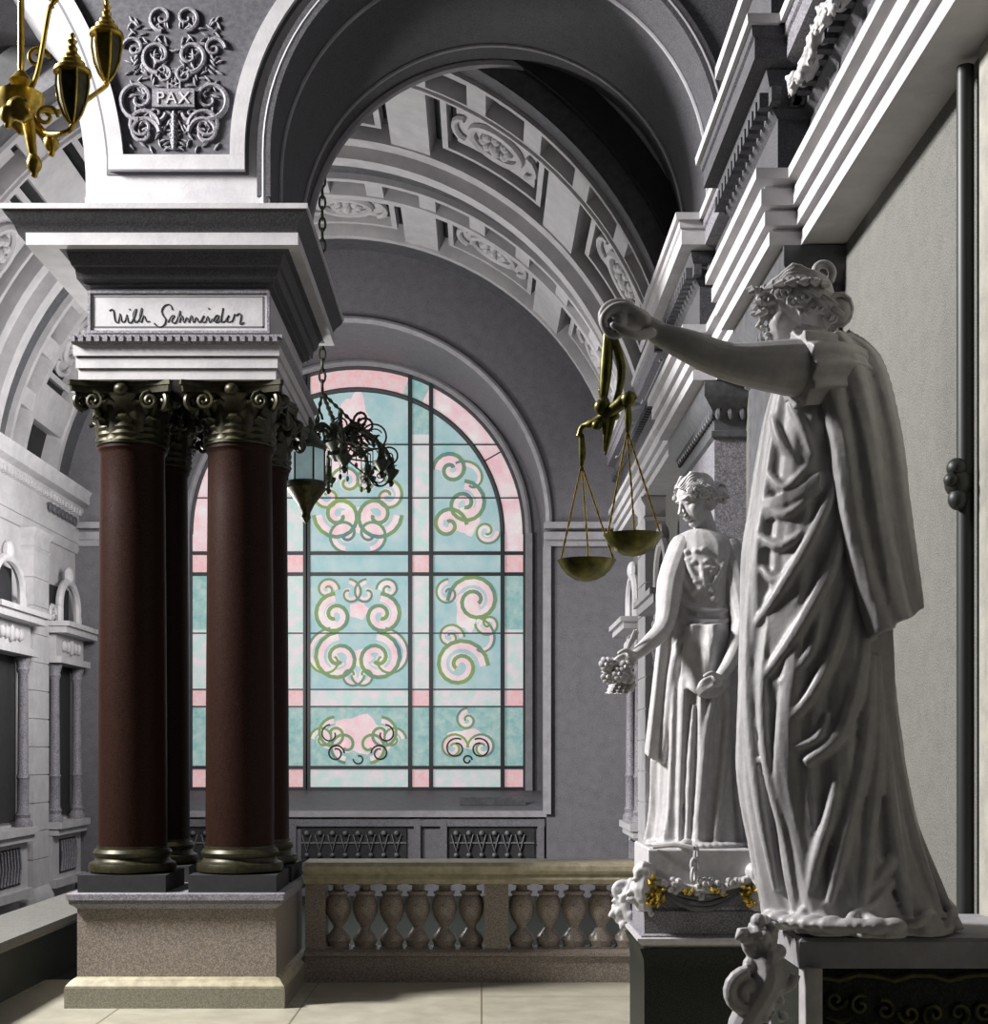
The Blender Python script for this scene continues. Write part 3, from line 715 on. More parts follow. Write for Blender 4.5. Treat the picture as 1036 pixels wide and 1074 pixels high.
aedicule(-5.35, 1, 16.75, 18.0, 'pedimented wall niche in the far bay, just left of the maroon columns')
aedicule(-5.35, 1, 14.4, 15.9, 'pedimented wall niche in the far bay, cut by the left edge of the photo')
aedicule(2.0, -1, 13.4, 14.7, 'pedimented niche on the right wall of the far bay, nearest the flower-holding statue')
aedicule(2.0, -1, 16.2, 17.5, 'pedimented niche on the right wall of the far bay, next to the window wall')
def strip(x0, x1, y0, y1, z1, m, label, name='wall_pilaster'):
    e = empty(name, ((x0+x1)/2, (y0+y1)/2, 0), label, 'pilaster')
    q = MB(); pr = [(0, .32)]
    for k in range(1, 12):
        z = .32+k*(z1-.57)/12; pr += [(0, z), (-.012, z+.003), (-.012, z+.012), (0, z+.015)]
    q.rect_stack(x0, x1, y0, y1, pr+[(0, z1-.25)]); q.build('shaft', m, e)
    q = MB(); q.rect_stack(x0, x1, y0, y1, [(.05, 0), (.05, .2), (.02, .28), (.0, .33)]); q.build('base', m, e)
    q = MB(); q.rect_stack(x0, x1, y0, y1, [(0, z1-.26), (.02, z1-.22), (0, z1-.2), (.0, z1-.1), (.05, z1-.03), (.05, z1)]); q.build('capital', m, e)
    return e
strip(-5.36, -5.20, 16.05, 16.62, 4.52, 'stone', 'white coursed stone pilaster on the far left wall between two niches')
strip(1.78, 2.0, 15.05, 15.75, 4.69, 'stone', 'white coursed stone pilaster on the far right wall between two niches')
q = MB()
for k in range(7):
    yy = 16.9+k*.17
    q.ell((-5.27, yy, 4.91), (.03, .06, .06), 8, 6); q.tube([(-5.27, yy-.07, 4.95), (-5.26, yy, 4.85), (-5.27, yy+.07, 4.95)], .014, 6)
tag(q.build('frieze_ornament', 'darkstone'), 'row of dark carved palmettes in the frieze of the far left wall', 'relief')

# ---- low parapet at left
pp = empty('low_parapet', (-3.88, 11, 0), 'low dark parapet with pale stone top running into depth at the left edge', 'parapet')
q = MB(); q.box(-4.1, -3.66, 7.0, 15.5, 0, .42); q.build('parapet_wall', 'blackstone', pp)
q = MB(); q.prism_y([(-4.22, .40), (-3.60, .40), (-3.58, .43), (-3.60, .48), (-4.22, .48)], 6.9, 15.6); q.build('coping', 'wall', pp)

# ================================================================ BALUSTRADE
bal = empty('balustrade', (-.12, 11.6, 0), 'low cream stone balustrade between the columned pier and the statue pedestals', 'balustrade')
bx0, bx1 = -1.47, 1.95
q = MB(); q.prism_x([(11.42, .82), (11.38, .86), (11.40, .90), (11.36, .93), (11.36, .97), (11.39, 1.0), (11.81, 1.0), (11.84, .97), (11.84, .93), (11.80, .9), (11.82, .86), (11.78, .82)], bx0, bx1); q.build('hand_rail', 'cream', bal)
q = MB(); q.prism_x([(11.46, 0), (11.46, .21), (11.43, .22), (11.43, .25), (11.46, .27), (11.74, .27), (11.77, .25), (11.77, .22), (11.74, .21), (11.74, 0)], bx0, bx1); q.build('base_rail', 'granite', bal)
for pxa, pxb in ((320, 341), (508, 533)):
    q = MB(); q.box(Xp(pxa, 11.48), Xp(pxb, 11.48), 11.48, 11.74, .265, .825); q.build('post', 'granite', bal)
q = MB(); q.lathe(0, 0, [(.03, .80), (.085, .80), (.085, .84), (.0, .84)][:0]+[(.09, .27), (.09, .30), (.105, .335), (.095, .37), (.06, .41), (.042, .44), (.045, .46), (.075, .50), (.100, .56), (.108, .62), (.10, .68), (.075, .715), (.09, .725), (.09, .745), (.05, .755), (.045, .79), (.08, .80), (.08, .825)], 24)
q.box(-.095, .095, -.095, .095, .265, .285)
b0 = None
for px in [355, 383, 411, 438, 466, 494]+[547, 575, 602, 630, 657, 684]:
    if b0 is None:
        b0 = q.build('baluster', 'granite', bal); b0.matrix_parent_inverse = Matrix.Translation(-bal.location); o = b0
    else:
        o = b0.copy(); COL.objects.link(o)
    o.location = (Xp(px, 11.61), 11.61, 0)

# ================================================================ STATUE HELPERS
def head(mb, hair, c, fwd, up, s, wreath=True, wm=None):
    "one head: mb gets skull and face, hair gets hair; fwd = where it looks"
    f = Vector(fwd).normalized(); u = Vector(up); u = (u-f*u.dot(f)).normalized(); l = u.cross(f)
    R = Matrix((f, l, u)).transposed()
    def T(v): return Vector(c)+R @ (Vector(v)*s)
    def E(m_, v, r, n=14, k=10): m_.ell(T(v), [a*s for a in r], n, k, R)
    E(mb, (0, 0, .03), (.105, .083, .10)); E(mb, (.04, 0, -.035), (.062, .06, .098)); E(mb, (.070, 0, -.108), (.030, .030, .024)); E(mb, (.02, 0, -.08), (.06, .055, .045))
    mb.tube([T((.090, 0, .030)), T((.112, 0, -.005)), T((.132, 0, -.035)), T((.110, 0, -.044))], [.009*s, .010*s, .014*s, .010*s], 8)
    for m_ in (1, -1):
        E(mb, (.088, .030*m_, .030), (.018, .030, .009)); E(mb, (.080, .034*m_, .004), (.014, .017, .011)); E(mb, (.062, .045*m_, -.035), (.028, .022, .03))
        E(mb, (.118, .011*m_, -.042), (.010, .009, .008)); E(mb, (-.005, .082*m_, -.005), (.02, .012, .032)); E(mb, (-.001, .088*m_, -.03), (.01, .008, .012))
    E(mb, (.104, 0, -.066), (.014, .026, .0075)); E(mb, (.100, 0, -.081), (.013, .022, .008))
    E(hair, (-.018, 0, .055), (.108, .092, .088)); E(hair, (-.05, 0, .0), (.075, .088, .085))
    for m_ in (1, -1):
        for k in range(9):
            t = k/8; a0 = .10+t*.9
            st = T((.088-.03*t, m_*(.012+.07*t), .088-.06*t)); 
            md = T((.01-.02*t, m_*(.052+.042*t), .135-.10*t)); md2 = T((-.07, m_*(.05+.03*t), .09-.09*t)); en = T((-.125, m_*.02, .0-.02*t))
            hair.tube(smooth([st, md, md2, en], 4), [.013*s*(1+.35*math.sin(i*1.9+k)) for i in range(13)], 7)
    for m_ in (1, -1):
        for k in range(9):
            t = k/8; c_ = (.062-.155*t, m_*(.078+.018*math.sin(PI*t)), .045-.085*t+.012*math.sin(k*2.1))
            hair.tube([T((c_[0]+.024*(1-j/16)*math.cos(j*.75+k), c_[1]+m_*.001*j, c_[2]+.024*(1-j/16)*math.sin(j*.75+k))) for j in range(14)], .0095*s, 6)
            hair.tube(smooth([T((c_[0], c_[1]*.9, c_[2]+.04)), T((c_[0]-.02, c_[1]+m_*.008, c_[2]+.02)), T((c_[0]-.045, c_[1], c_[2]))], 3), .012*s, 6)
    E(hair, (-.135, 0, -.01), (.05, .05, .048))
    for k in range(9): hair.tube([T((-.135+.045*math.cos(a)*.9, .048*math.cos(k*.7)*math.cos(a/3), -.01+.047*math.sin(a))) for a in [i*PI/5 for i in range(9)]], .009*s, 5)
    if wreath:
        for m_ in (1, -1):
            for k in range(9):
                a = k/8*PI*.78; b_ = T((.106*math.cos(a)-.005, m_*.100*math.sin(a), .068+.012*math.cos(a)))
                tv = R @ Vector((-math.sin(a), m_*math.cos(a), .25)); ov = R @ Vector((math.cos(a), m_*math.sin(a), .5))
                hair.tube([b_, b_-tv*.02*s+ov*.012*s, b_-tv*.05*s+ov*.018*s], [.006*s, .017*s, .003*s], 6)
                hair.ell(b_+ov*.01*s, .012*s, 7, 5)
    return T

def loft_body(mb, secs, d, folds, n=96):
    "secs: (py, px left, px right, depth radius, ripple m); folds: ripple function"
    keys = [Vector((a, b, c)) for a, b, c, _, _ in secs]; k4 = smooth(keys, 5)
    ry = smooth1([s[3] for s in secs], 5); rp = smooth1([s[4] for s in secs], 5); lo = []
    for i, kk in enumerate(k4):
        py, xl, xr = kk; cx = (Xp(xl, d)+Xp(xr, d))/2; rx_ = (Xp(xr, d)-Xp(xl, d))/2; z = Zy(py, d); l = []
        for j in range(n):
            a = 2*PI*j/n; f = 1+rp[i]*folds(a, z)/max(rx_, .1)
            l.append((cx+rx_*f*math.cos(a), d+ry[i]*f*math.sin(a), z))
        lo.append(l)
    mb.loft(lo)
    def surf(px, py, off=0.):
        best = min(range(len(k4)), key=lambda i: abs(k4[i].x-py)); kk = k4[best]
        cx = (Xp(kk.y, d)+Xp(kk.z, d))/2; rx_ = (Xp(kk.z, d)-Xp(kk.y, d))/2; x_ = Xp(px, d); t = max(-.995, min(.995, (x_-cx)/rx_))
        return Vector((cx+rx_*t, d-ry[best]*math.sqrt(1-t*t)-off, Zy(py, d)))
    return surf
def ridges(mb, surf, paths, k=4):
    for w_, path in paths:
        pts = smooth([surf(a, b, 0) for a, b in path], k); m_ = len(pts)
        mb.tube(pts, [w_*(.35+.65*math.sin(PI*(i+.6)/(m_+.2))) for i in range(m_)], 8)

# ================================================================ STATUE 1 (near, with scales)
D1 = 4.95
st1 = empty('marble_statue', (1.28, D1, 1.3), 'large robed white marble statue with laurel wreath, arm stretched out holding scales', 'statue')
def f1(a, z):
    q = a+.25*math.sin(z*1.7)
    return .50*math.sin(9*q+z*1.2)+.30*math.sin(17*q-z*2.1)+.2*math.sin(27*q+z)
rb = MB()
secs = [(372, 845, 893, .07, .0), (384, 826, 908, .11, .004), (405, 812, 920, .15, .008), (435, 803, 926, .17, .010), (480, 795, 928, .17, .014), (530, 788, 928, .175, .018), (580, 781, 930, .19, .022),
        (640, 780, 932, .21, .026), (700, 778, 934, .23, .030), (760, 775, 938, .24, .030), (820, 776, 945, .25, .030), (880, 787, 958, .27, .032), (930, 797, 978, .29, .034), (955, 803, 992, .31, .038), (972, 806, 1000, .32, .045)]
sf = loft_body(rb, secs, D1, f1)
ridges(rb, sf, [
 (.030, [(868, 505), (840, 570), (806, 630), (786, 660)]), (.034, [(878, 520), (858, 600), (822, 670), (792, 715)]), (.030, [(886, 560), (872, 640), (842, 720), (812, 760)]),
 (.036, [(893, 620), (884, 700), (862, 770), (828, 800)]), (.034, [(898, 690), (888, 780), (866, 870), (850, 940)]), (.030, [(905, 690), (903, 790), (888, 880), (880, 950)]),
 (.030, [(790, 560), (784, 640), (782, 740), (790, 840), (806, 930)]), (.022, [(800, 640), (792, 720), (795, 800), (812, 880), (822, 945)]),
 (.034, [(920, 700), (922, 780), (938, 860), (965, 955)]), (.030, [(912, 760), (915, 840), (920, 900), (928, 958)]), (.030, [(930, 820), (950, 880), (985, 955)]),
 (.026, [(862, 800), (852, 850), (838, 900), (830, 950)]), (.022, [(940, 850), (910, 900), (875, 935)]), (.02, [(945, 880), (900, 930), (868, 950)]),
 (.020, [(800, 500), (815, 520), (835, 500)]), (.020, [(795, 530), (815, 548), (845, 522)]), (.020, [(790, 565), (812, 580), (845, 552)]), (.018, [(793, 600), (806, 615), (830, 600)]),
 (.018, [(806, 440), (812, 470), (826, 492)]), (.018, [(820, 430), (832, 460), (842, 490)]), (.024, [(846, 640), (834, 690), (806, 720)]), (.018, [(850, 750), (840, 775), (815, 785)])])
rb.limb([sf(838, 640, -.16), sf(812, 770, -.17), sf(838, 930, -.20)], [.17, .13, .10])       # bent leg pushing through the cloth
for k in range(26):                                                                               # girdle fringe
    t = k/25; a = sf(796+50*t, 528-22*t+6*math.sin(t*PI), .005); rb.tube([a, a+Vector((0, -.004, -.035)), a+Vector((0, 0, -.075))], [.010, .011, .006], 6)
hem = [sf(806+5.5*k, 960-10*math.sin(k*.33)**2+5*math.sin(k*.9), .02+.035*math.sin(k*.85)) for k in range(35)]
rb.tube(hem, .020, 8)
for k in range(14):
    c = sf(800+8*k, 958, .06); rb.ell(c, (.05, .035, .018+.014*math.sin(k*1.3)**2), 10, 6)
rb.build('robe', 'statue', st1, remesh=.0068, sm=1)
# mantle hanging from the shoulder
cp = MB(); g = []
L_ = smooth([Vector((845, 368, 0)), Vector((845, 410, 0)), Vector((856, 480, 0)), Vector((868, 560, 0)), Vector((884, 620, 0)), Vector((903, 680, 0))], 5)
R_ = smooth([Vector((886, 356, 0)), Vector((918, 382, 0)), Vector((937, 450, 0)), Vector((947, 530, 0)), Vector((955, 590, 0)), Vector((962, 640, 0))], 5)
NC = 44
for i in range(len(L_)):
    row = []; v = i/(len(L_)-1)
    for j in range(NC+1):
        u = j/NC; px = L_[i].x+(R_[i].x-L_[i].x)*u; py = L_[i].y+(R_[i].y-L_[i].y)*u-10*math.sin(PI*u)*(1-v)*.9
        bulge = math.sin(PI*(.12+.78*u)); depth = (.13+.10*v)*bulge+(.02+.022*v)*math.sin(u*21+.8*math.sin(v*3))+.012*v*math.sin(u*43+v*2)
        row.append(P(px, py, D1-.02-depth))
    g.append(row)
cp.sheet(g, .03); cp.build('mantle', 'statue', st1, remesh=.009, sm=1)
cp2 = MB(); g = []
for i in range(len(L_)):                          # far half of the mantle, over the back
    row = []; v = i/(len(L_)-1)
    for j in range(25):
        u = j/24; a = PI*u; xr = Xp(R_[i].x, D1-.1); xl = Xp(L_[i].x+26, D1)
        row.append(Vector((xl+(xr-xl)*math.cos(a/2)**.7, D1-.10+(.30+.06*v)*math.sin(a/2)+.015*math.sin(u*18), Zy(R_[i].y, D1-.05))))
    g.append(row)
cp2.sheet(g, .03); cp2.build('mantle', 'statue', st1, remesh=.010, sm=1)
sh = MB()   # short gathered sleeve over the shoulder
ax = smooth([P(900, 398, D1-.03), P(880, 390, D1-.08), P(862, 388, D1-.13), P(843, 388, D1-.160), P(834, 388, D1-.172)], 5); lo = []
for i, p in enumerate(ax):
    t = i/(len(ax)-1); d_ = (ax[min(i+1, len(ax)-1)]-ax[max(i-1, 0)]).normalized(); u_ = (Vector((0, 0, 1))-d_*d_.z).normalized(); v_ = d_.cross(u_)
    rr = .095+.028*math.sin(PI*min(t*1.1, 1)*.6)
    lo.append([p+(u_*math.cos(2*PI*k/60)*1.02+v_*math.sin(2*PI*k/60))*(rr+(.004+.010*t)*math.sin(11*2*PI*k/60+1.5*t)+.004*math.sin(19*2*PI*k/60)) for k in range(60)])
sh.loft(lo); sh.build('sleeve', 'statue', st1, remesh=.006, sm=1)
# body: head, neck, arm, hand
bd = MB(); hr = MB()
hc = P(836, 328, D1)
head(bd, hr, hc, (-1, .12, -.06), (0.02, 0, 1), 1.06)
bd.limb([P(848, 350, D1), P(856, 385, D1), P(862, 420, D1)], [.066, .075, .13])
bd.limb([P(880, 392, D1-.10), P(850, 387, D1-.15), P(805, 384, D1-.19), P(762, 379, D1-.21), P(722, 363, D1-.22), P(690, 350, D1-.22)], [.105, .105, .086, .064, .055, .038], 18)
bd.limb([P(880, 395, D1), P(870, 440, D1), P(860, 520, D1)], [.13, .15, .13])
HD = D1-.22
bd.ell(P(649, 336, HD), (.040, .062, .034)); bd.ell(P(667, 336, HD), (.058, .058, .040), rot=Matrix.Rotation(.25, 3, 'Y')); bd.limb([P(694, 351, HD), P(680, 343, HD), P(668, 337, HD)], [.038, .036, .034])
for i in range(4):
    dy = -.054+.036*i; sx = [3, -1, 0, 4][i]; sy = [3, 0, 1, 4][i]
    pts = [P(672+sx, 334, HD+dy*.7), P(658+sx, 320+sy, HD+dy), P(642+sx, 319+sy, HD+dy), P(632+sx*.5, 329+sy, HD+dy), P(634, 343, HD+dy), P(643, 352, HD+dy), P(653, 350, HD+dy)]
    bd.limb(pts, [.018, .0170, .0160, .0155, .0150, .0140, .012], 10)
bd.limb([P(682, 349, HD-.040), P(668, 352, HD-.068), P(654, 347, HD-.080), P(643, 341, HD-.078)], [.019, .017, .015, .012], 10)   # thumb
bd.build('body', 'statue', st1, remesh=.0042, sm=2)
# diadem peak and hair
random.seed(2)
for k in range(10):
    a = P(799+random.uniform(-7, 3), 318+random.uniform(-14, 10), D1+random.uniform(-.07, .05)); an = random.uniform(-.6, 1.6)
    hr.tube([a, a+Vector((-.018*math.cos(an), -.006, .020*math.sin(an))), a+Vector((-.036*math.cos(an), -.004, .034*math.sin(an)))], [.008, .016, .004], 7); hr.ell(a, .014, 8, 6)
hr.build('hair', 'statue', st1)
kn = MB(); kn.tube(smooth([P(861, 294, D1-.01), P(855, 285, D1-.01), P(859, 278, D1), P(868, 278, D1), P(873, 286, D1), P(870, 295, D1)], 4), .015, 10); kn.build('hair_knot', 'statue', st1)

# ---- scales held in the fist
sca = empty('pair_of_scales', P(645, 450, HD), 'gilt bronze pair of scales hanging from the outstretched fist of the nearest statue', 'scales')
q = MB(); q.limb([P(638, 336, HD), P(636, 380, HD), P(633, 414, HD)], [.014, .022, .016], 10); q.limb([P(640, 342, HD), P(652, 385, HD), P(648, 416, HD)], [.012, .016, .010], 8)
q.limb([P(630, 410, HD), P(636, 430, HD), P(634, 472, HD)], [.010, .018, .005], 8); q.limb([P(648, 412, HD), P(642, 440, HD), P(635, 476, HD)], [.010, .012, .005], 8); q.build('handle', 'darkgold', sca)
q = MB(); q.limb(smooth([P(609, 452, HD+.04), P(616, 443, HD+.04), P(628, 438, HD), P(642, 430, HD), P(655, 418, HD-.03), P(662, 414, HD-.05)], 2), [.012]*3+[.022]*5+[.016]*3, 10) if False else q.tube(smooth([P(607, 458, HD+.04), P(611, 447, HD+.04), P(622, 444, HD+.02), P(636, 434, HD), P(650, 424, HD-.03), P(660, 414, HD-.05), P(665, 420, HD-.05)], 3), [.010]*5+[.016]*4+[.022]*5+[.016]*5, 10)
q.ell(P(659, 419, HD-.05), (.026, .024, .028)); q.ell(P(632, 427, HD), (.030, .024, .030)); q.ell(P(626, 446, HD), .018); q.ell(P(645, 436, HD), .016)
q.build('beam', 'darkgold', sca)
def pan_(cpx, cpy, apx, apy, d):
    c = P(cpx, cpy, d); R = 30.5*d/FPX
    q = MB(); q.lathe(c.x, c.y, [(R*.05, c.z-.070), (R*.35, c.z-.064), (R*.62, c.z-.049), (R*.85, c.z-.026), (R, c.z), (R*1.03, c.z+.004), (R*.97, c.z+.004), (R*.8, c.z-.02), (R*.4, c.z-.048), (R*.05, c.z-.056)], 36)
    o = q.build('pan', 'darkgold', sca)
    ap = P(apx, apy, d)
    ch = MB()
    for k in range(3):
        a = math.radians([200, 340, 80][k]); e = Vector((c.x+R*.96*math.cos(a), c.y+R*.96*math.sin(a), c.z))
        L = (e-ap).length; nL = int(L/.016)
        ch.tube([ap.lerp(e, i/nL) for i in range(nL+1)], [.0048 if i % 2 else .0024 for i in range(nL+1)], 6)
    ch.build('chain', 'gold', sca)
    ch = MB(); ch.limb([P(apx, apy-30, d), P(apx+1, apy-12, d), P(apx, apy, d)], [.010, .014, .008], 8); ch.build('chain_hook', 'darkgold', sca)
pan_(615, 589, 610, 487, HD+.04); pan_(664, 562, 658, 452, HD-.05)

# ---- pedestal of statue 1
def carve(q, c, s, seed, n=24, dirs=(-1, -.3)):
    random.seed(seed)
    for k in range(n):
        a = random.uniform(0, 2*PI); b_ = random.uniform(-.6, 1.0)
        v = Vector((random.uniform(-1, 1)*s[0], random.uniform(-1, 1)*s[1], random.uniform(-1, 1)*s[2]))
        dv = Vector((math.cos(a), dirs[1], math.sin(a)))*.5+Vector((dirs[0]*.5, 0, 0))
        p0 = Vector(c)+v; q.tube([p0, p0+dv*.05, p0+dv*.085+Vector((0, 0, -.01))], [.010, .024, .006], 7)
        if k % 3 == 0: q.ell(p0+dv*.03, .028, 8, 6)
p1 = empty('statue_pedestal', (1.45, 4.95, 0), 'dark carved pedestal with white scroll corner under the nearest statue', 'pedestal')
q = MB(); q.rect_stack(1.085, 1.965, 4.72, 5.45, [(0, 1.165), (0, 1.255), (-.012, 1.268)]); q.build('top_slab', 'vault', p1)
q = MB(); q.rect_stack(1.13, 1.94, 4.78, 5.4, [(.02, 0), (.02, .75), (0, .80), (.0, 1.17)]); q.build('die', 'blackstone', p1)
q = MB()
for k in range(9):
    x_ = 1.22+k*.085; z_ = 1.05-.05*math.sin(k/8*PI)
    q.tube(spiral((x_, 4.765, z_), .038, 1.2, k, 1 if k % 2 else -1), .009, 6)
    q.tube([(x_-.03, 4.765, z_-.06), (x_+.02, 4.755, z_-.075), (x_+.06, 4.765, z_-.06)], [.004, .013, .004], 6)
q.tube([(1.17+.75*t/12, 4.76, 1.13-.012*math.sin(t*2)) for t in range(13)], .012, 6)
q.build('carved_ornament', 'bronze', p1)
cn = MB()
# scrolled acanthus bracket at the left corner
path = [P(800, 968, 4.78), P(792, 982, 4.74), P(800, 1000, 4.70), P(806, 1025, 4.68), P(795, 1050, 4.68), P(780, 1075, 4.70), P(775, 1110, 4.72)]
cn.limb(path, [.030, .036, .05, .06, .055, .055, .05], 12)
cn.tube(spiral(P(797, 990, 4.68), .055, 1.3, PI/2, 1), .020, 8); cn.tube(spiral(P(785, 1042, 4.66), .075, 1.4, PI/2, 1), .024, 8); cn.tube(spiral(P(815, 1022, 4.67), .06, 1.3, 0, -1), .020, 8)
carve(cn, P(800, 1022, 4.69), (.055, .03, .17), 5, 60, (-.3, -.5))
cn.box(1.10, 1.16, 4.70, 4.80, .9, 1.17)
cn.build('corner_scroll', 'statue', p1, remesh=.0045, sm=1)

# ================================================================ STATUE 2 (with flowers)
D2 = 8.6
st2 = empty('marble_statue', (1.34, D2, 1.335), 'smaller robed white marble statue with bowed head lowering a bunch of flowers', 'statue')
def f2(a, z): q = a+.15*math.sin(z*2.3); return .55*math.sin(10*q)+.30*math.sin(19*q+z*1.5)+.2*math.sin(31*q)
rb = MB()
secs = [(556, 722, 745, .07, .0), (564, 708, 766, .11, .004), (580, 702, 776, .15, .006), (610, 697, 776, .16, .008), (640, 696, 774, .16, .01), (660, 694, 773, .18, .014), (700, 690, 775, .20, .024),
        (750, 686, 776, .21, .032), (800, 684, 776, .22, .034), (850, 683, 780, .24, .036), (878, 680, 784, .26, .042), (888, 680, 786, .26, .045)]
s2 = loft_body(rb, secs, D2, f2)
ridges(rb, s2, [
 (.030, [(694, 640), (720, 654), (750, 656), (774, 640)]), (.026, [(698, 622), (722, 640), (750, 645), (772, 632)]), (.026, [(700, 655), (740, 664), (774, 652)]),
 (.030, [(735, 655), (708, 680), (698, 740), (692, 800)]), (.026, [(744, 655), (716, 700), (710, 780), (706, 880)]), (.034, [(752, 700), (735, 760), (728, 830), (722, 885)]),
 (.030, [(760, 720), (752, 800), (742, 885)]), (.030, [(770, 700), (768, 800), (772, 885)]), (.020, [(722, 740), (718, 800), (714, 885)]),
 (.020, [(712, 570), (720, 600), (735, 625)]), (.020, [(764, 570), (752, 600), (738, 625)]), (.018, [(728, 560), (732, 600), (736, 622)]), (.02, [(702, 590), (712, 612), (724, 630)])])
random.seed(11)
for k in range(34):
    c = s2(random.uniform(706, 745), random.uniform(578, 632), .0); rb.ell(c, (.024, .018, .016), 8, 6)
# panel of cloth held in front of the lap
g = []
for i in range(15):
    v = i/14; row = []
    for j in range(13):
        u = j/12; row.append(s2(712+(760-712)*u+8*v*(u-.5), 658+(735-658)*v*(.55+.45*math.sin(PI*(.15+.7*u))), .03+.05*math.sin(PI*u)+.02*math.sin(u*12+v*4)))
    g.append(row)
rb.sheet(g, -.022)
g = []   # hanging sleeve at left
for i in range(15):
    v = i/14; row = []
    for j in range(9):
        u = j/8; row.append(P(694-16*v+(20+5*v)*u, 655+135*v+8*math.sin(u*5)*v, D2-.10-.03*math.sin(u*10)))
    g.append(row)
rb.sheet(g, .025)
for k in range(16): rb.ell(s2(682+6.5*k, 884, .02), (.05, .05, .022), 8, 6)
rb.build('robe', 'statue', st2, remesh=.0085, sm=1)
bd = MB(); hr = MB()
head(bd, hr, P(731, 524, D2-.03), (-.85, -.35, -.38), (-.30, -.05, 1), 1.16, wreath=False)
bd.limb([P(735, 540, D2), P(740, 560, D2), P(740, 585, D2)], [.066, .075, .12])
bd.limb([P(716, 575, D2-.02), P(703, 612, D2-.10), P(697, 655, D2-.20), P(680, 675, D2-.28), P(664, 688, D2-.32)], [.09, .085, .062, .05, .034], 14)
bd.limb([P(764, 578, D2-.02), P(774, 620, D2-.10), P(778, 655, D2-.16), P(768, 690, D2-.27), P(755, 710, D2-.32)], [.09, .088, .068, .05, .036], 14)
for (hx, hy, dx, dy, d_) in ((660, 690, -1, .4, D2-.33), (750, 714, -1, .35, D2-.34)):
    bd.ell(P(hx, hy, d_), (.052, .03, .038), rot=Matrix.Rotation(.5, 3, 'Y'))
    for i in range(4):
        b0_ = P(hx-3, hy-4+3.2*i, d_-.008*i); e1 = P(hx-11, hy+i*3.4-.5, d_-.02); e2 = P(hx-17+abs(i-1), hy+4+i*3.0, d_-.015); e3 = P(hx-19+abs(i-1)*1.5, hy+9+i*2.2, d_)
        bd.limb([b0_, e1, e2, e3], [.017, .0155, .0135, .011], 8)
    bd.limb([P(hx+4, hy-4, d_-.02), P(hx-4, hy-8, d_-.05), P(hx-11, hy-5, d_-.06)], [.017, .015, .012], 8)
ft = MB(); ft.limb([P(722, 886, D2-.20), P(716, 889, D2-.34)], [.05, .035]); ft.build('foot', 'statue', st2)
bd.build('body', 'statue', st2, remesh=.0055, sm=2)
hr.build('hair', 'statue', st2)
# flowers
fl = empty('flower_bunch', P(645, 708, D2-.34), 'white marble flower bunch in the lowered hand of the farther statue', 'flowers')
q = MB(); random.seed(4); heads = []
for k in range(15):
    c = P(random.uniform(630, 662), random.uniform(694, 724), D2-.34+random.uniform(-.06, .06)); heads.append(c)
    for j in range(6):
        a = j*PI/3; q.ell(c+Vector((.026*math.cos(a), -.01, .026*math.sin(a))), (.019, .014, .019), 7, 5)
    q.ell(c+Vector((0, -.02, 0)), .014, 7, 5)
q.build('blossoms', 'statue', fl)
q = MB()
for c in heads: q.tube([c, P(652, 692, D2-.33), P(668+random.uniform(-3, 3), 664+random.uniform(-4, 4), D2-.33)], .006, 5)
for k in range(8): q.leaf(P(640+3*k, 716, D2-.34), (-.6, -.6, 0), .09, .05, .4, .005, up=(-.4, -.1, -1 if k % 2 else .8))
q.build('stems', 'statue', fl)

# ---- pedestal of statue 2
p2 = empty('statue_pedestal', (1.34, 8.6, 0), 'grey pedestal with carved swag and gilt leaves on a black base, under the farther statue', 'pedestal')
x0, x1, y0, y1 = .965, 1.63, 8.2, 9.0
q = MB(); q.rect_stack(x0+.03, x1-.03, y0+.03, y1, [(0, 1.10), (0, 1.32), (-.01, 1.33)]); q.build('top_block', 'statue', p2)
q = MB(); q.rect_stack(x0, x1, y0, y1, [(.02, .80), (.02, .82), (.0, .83), (0, .96), (-.02, .98), (-.03, 1.12)]); q.build('block', 'grey', p2)
q = MB(); q.rect_stack(x0, x1, y0, y1, [(.0, .74), (.045, .79), (.045, .805), (.02, .81)]); q.build('ledge', 'statue', p2)
q = MB(); q.rect_stack(x0, x1, y0, y1, [(-.0, 0), (-.0, .60), (.005, .68), (.03, .745)]); q.build('die', 'blackstone', p2)
q = MB()
for (r_, dz, w_) in ((0, .17, .018), (1, .14, .016), (2, .105, .014)):
    q.tube([Vector((x0+.04+(x1-x0-.08)*t/20, y0-.01-.03*math.sin(PI*t/20), 1.15-dz*math.sin(PI*t/20)**.9)) for t in range(21)], w_, 8)
q.build('swag', 'darkstone', p2)
q = MB(); random.seed(9)
for k in range(60):
    t = random.random(); x_ = x0+.05+(x1-x0-.1)*t; z_ = 1.15-random.random()*.11*math.sin(PI*t)
    q.ell((x_, y0-.02-random.random()*.03, z_), (.022, .02, .02), 7, 5)
q.tube([Vector((x0+.05+(x1-x0-.1)*t/20, y0-.015, 1.15-.06*math.sin(PI*t/20))) for t in range(21)], .03, 8)
q.build('flower_garland', 'statue', p2)
for sx, xx in ((-1, x0), (1, x1)):
    q = MB(); carve(q, (xx, y0+.02, 1.08), (.05, .05, .12), 20+sx, 26, (sx*.8, -.6)); q.ell((xx, y0, 1.20), (.07, .06, .06)); q.tube(spiral((xx+sx*.02, y0-.04, 1.19), .06, 1.3, PI/2, sx), .02, 8)
    q.tube([(xx, y0, 1.2), (xx+sx*.02, y0-.02, 1.1), (xx-.0*sx, y0, .97)], [.05, .06, .05], 8)
    q.build('corner_foliage', 'statue', p2, remesh=.008, sm=1)
q = MB()
random.seed(14)
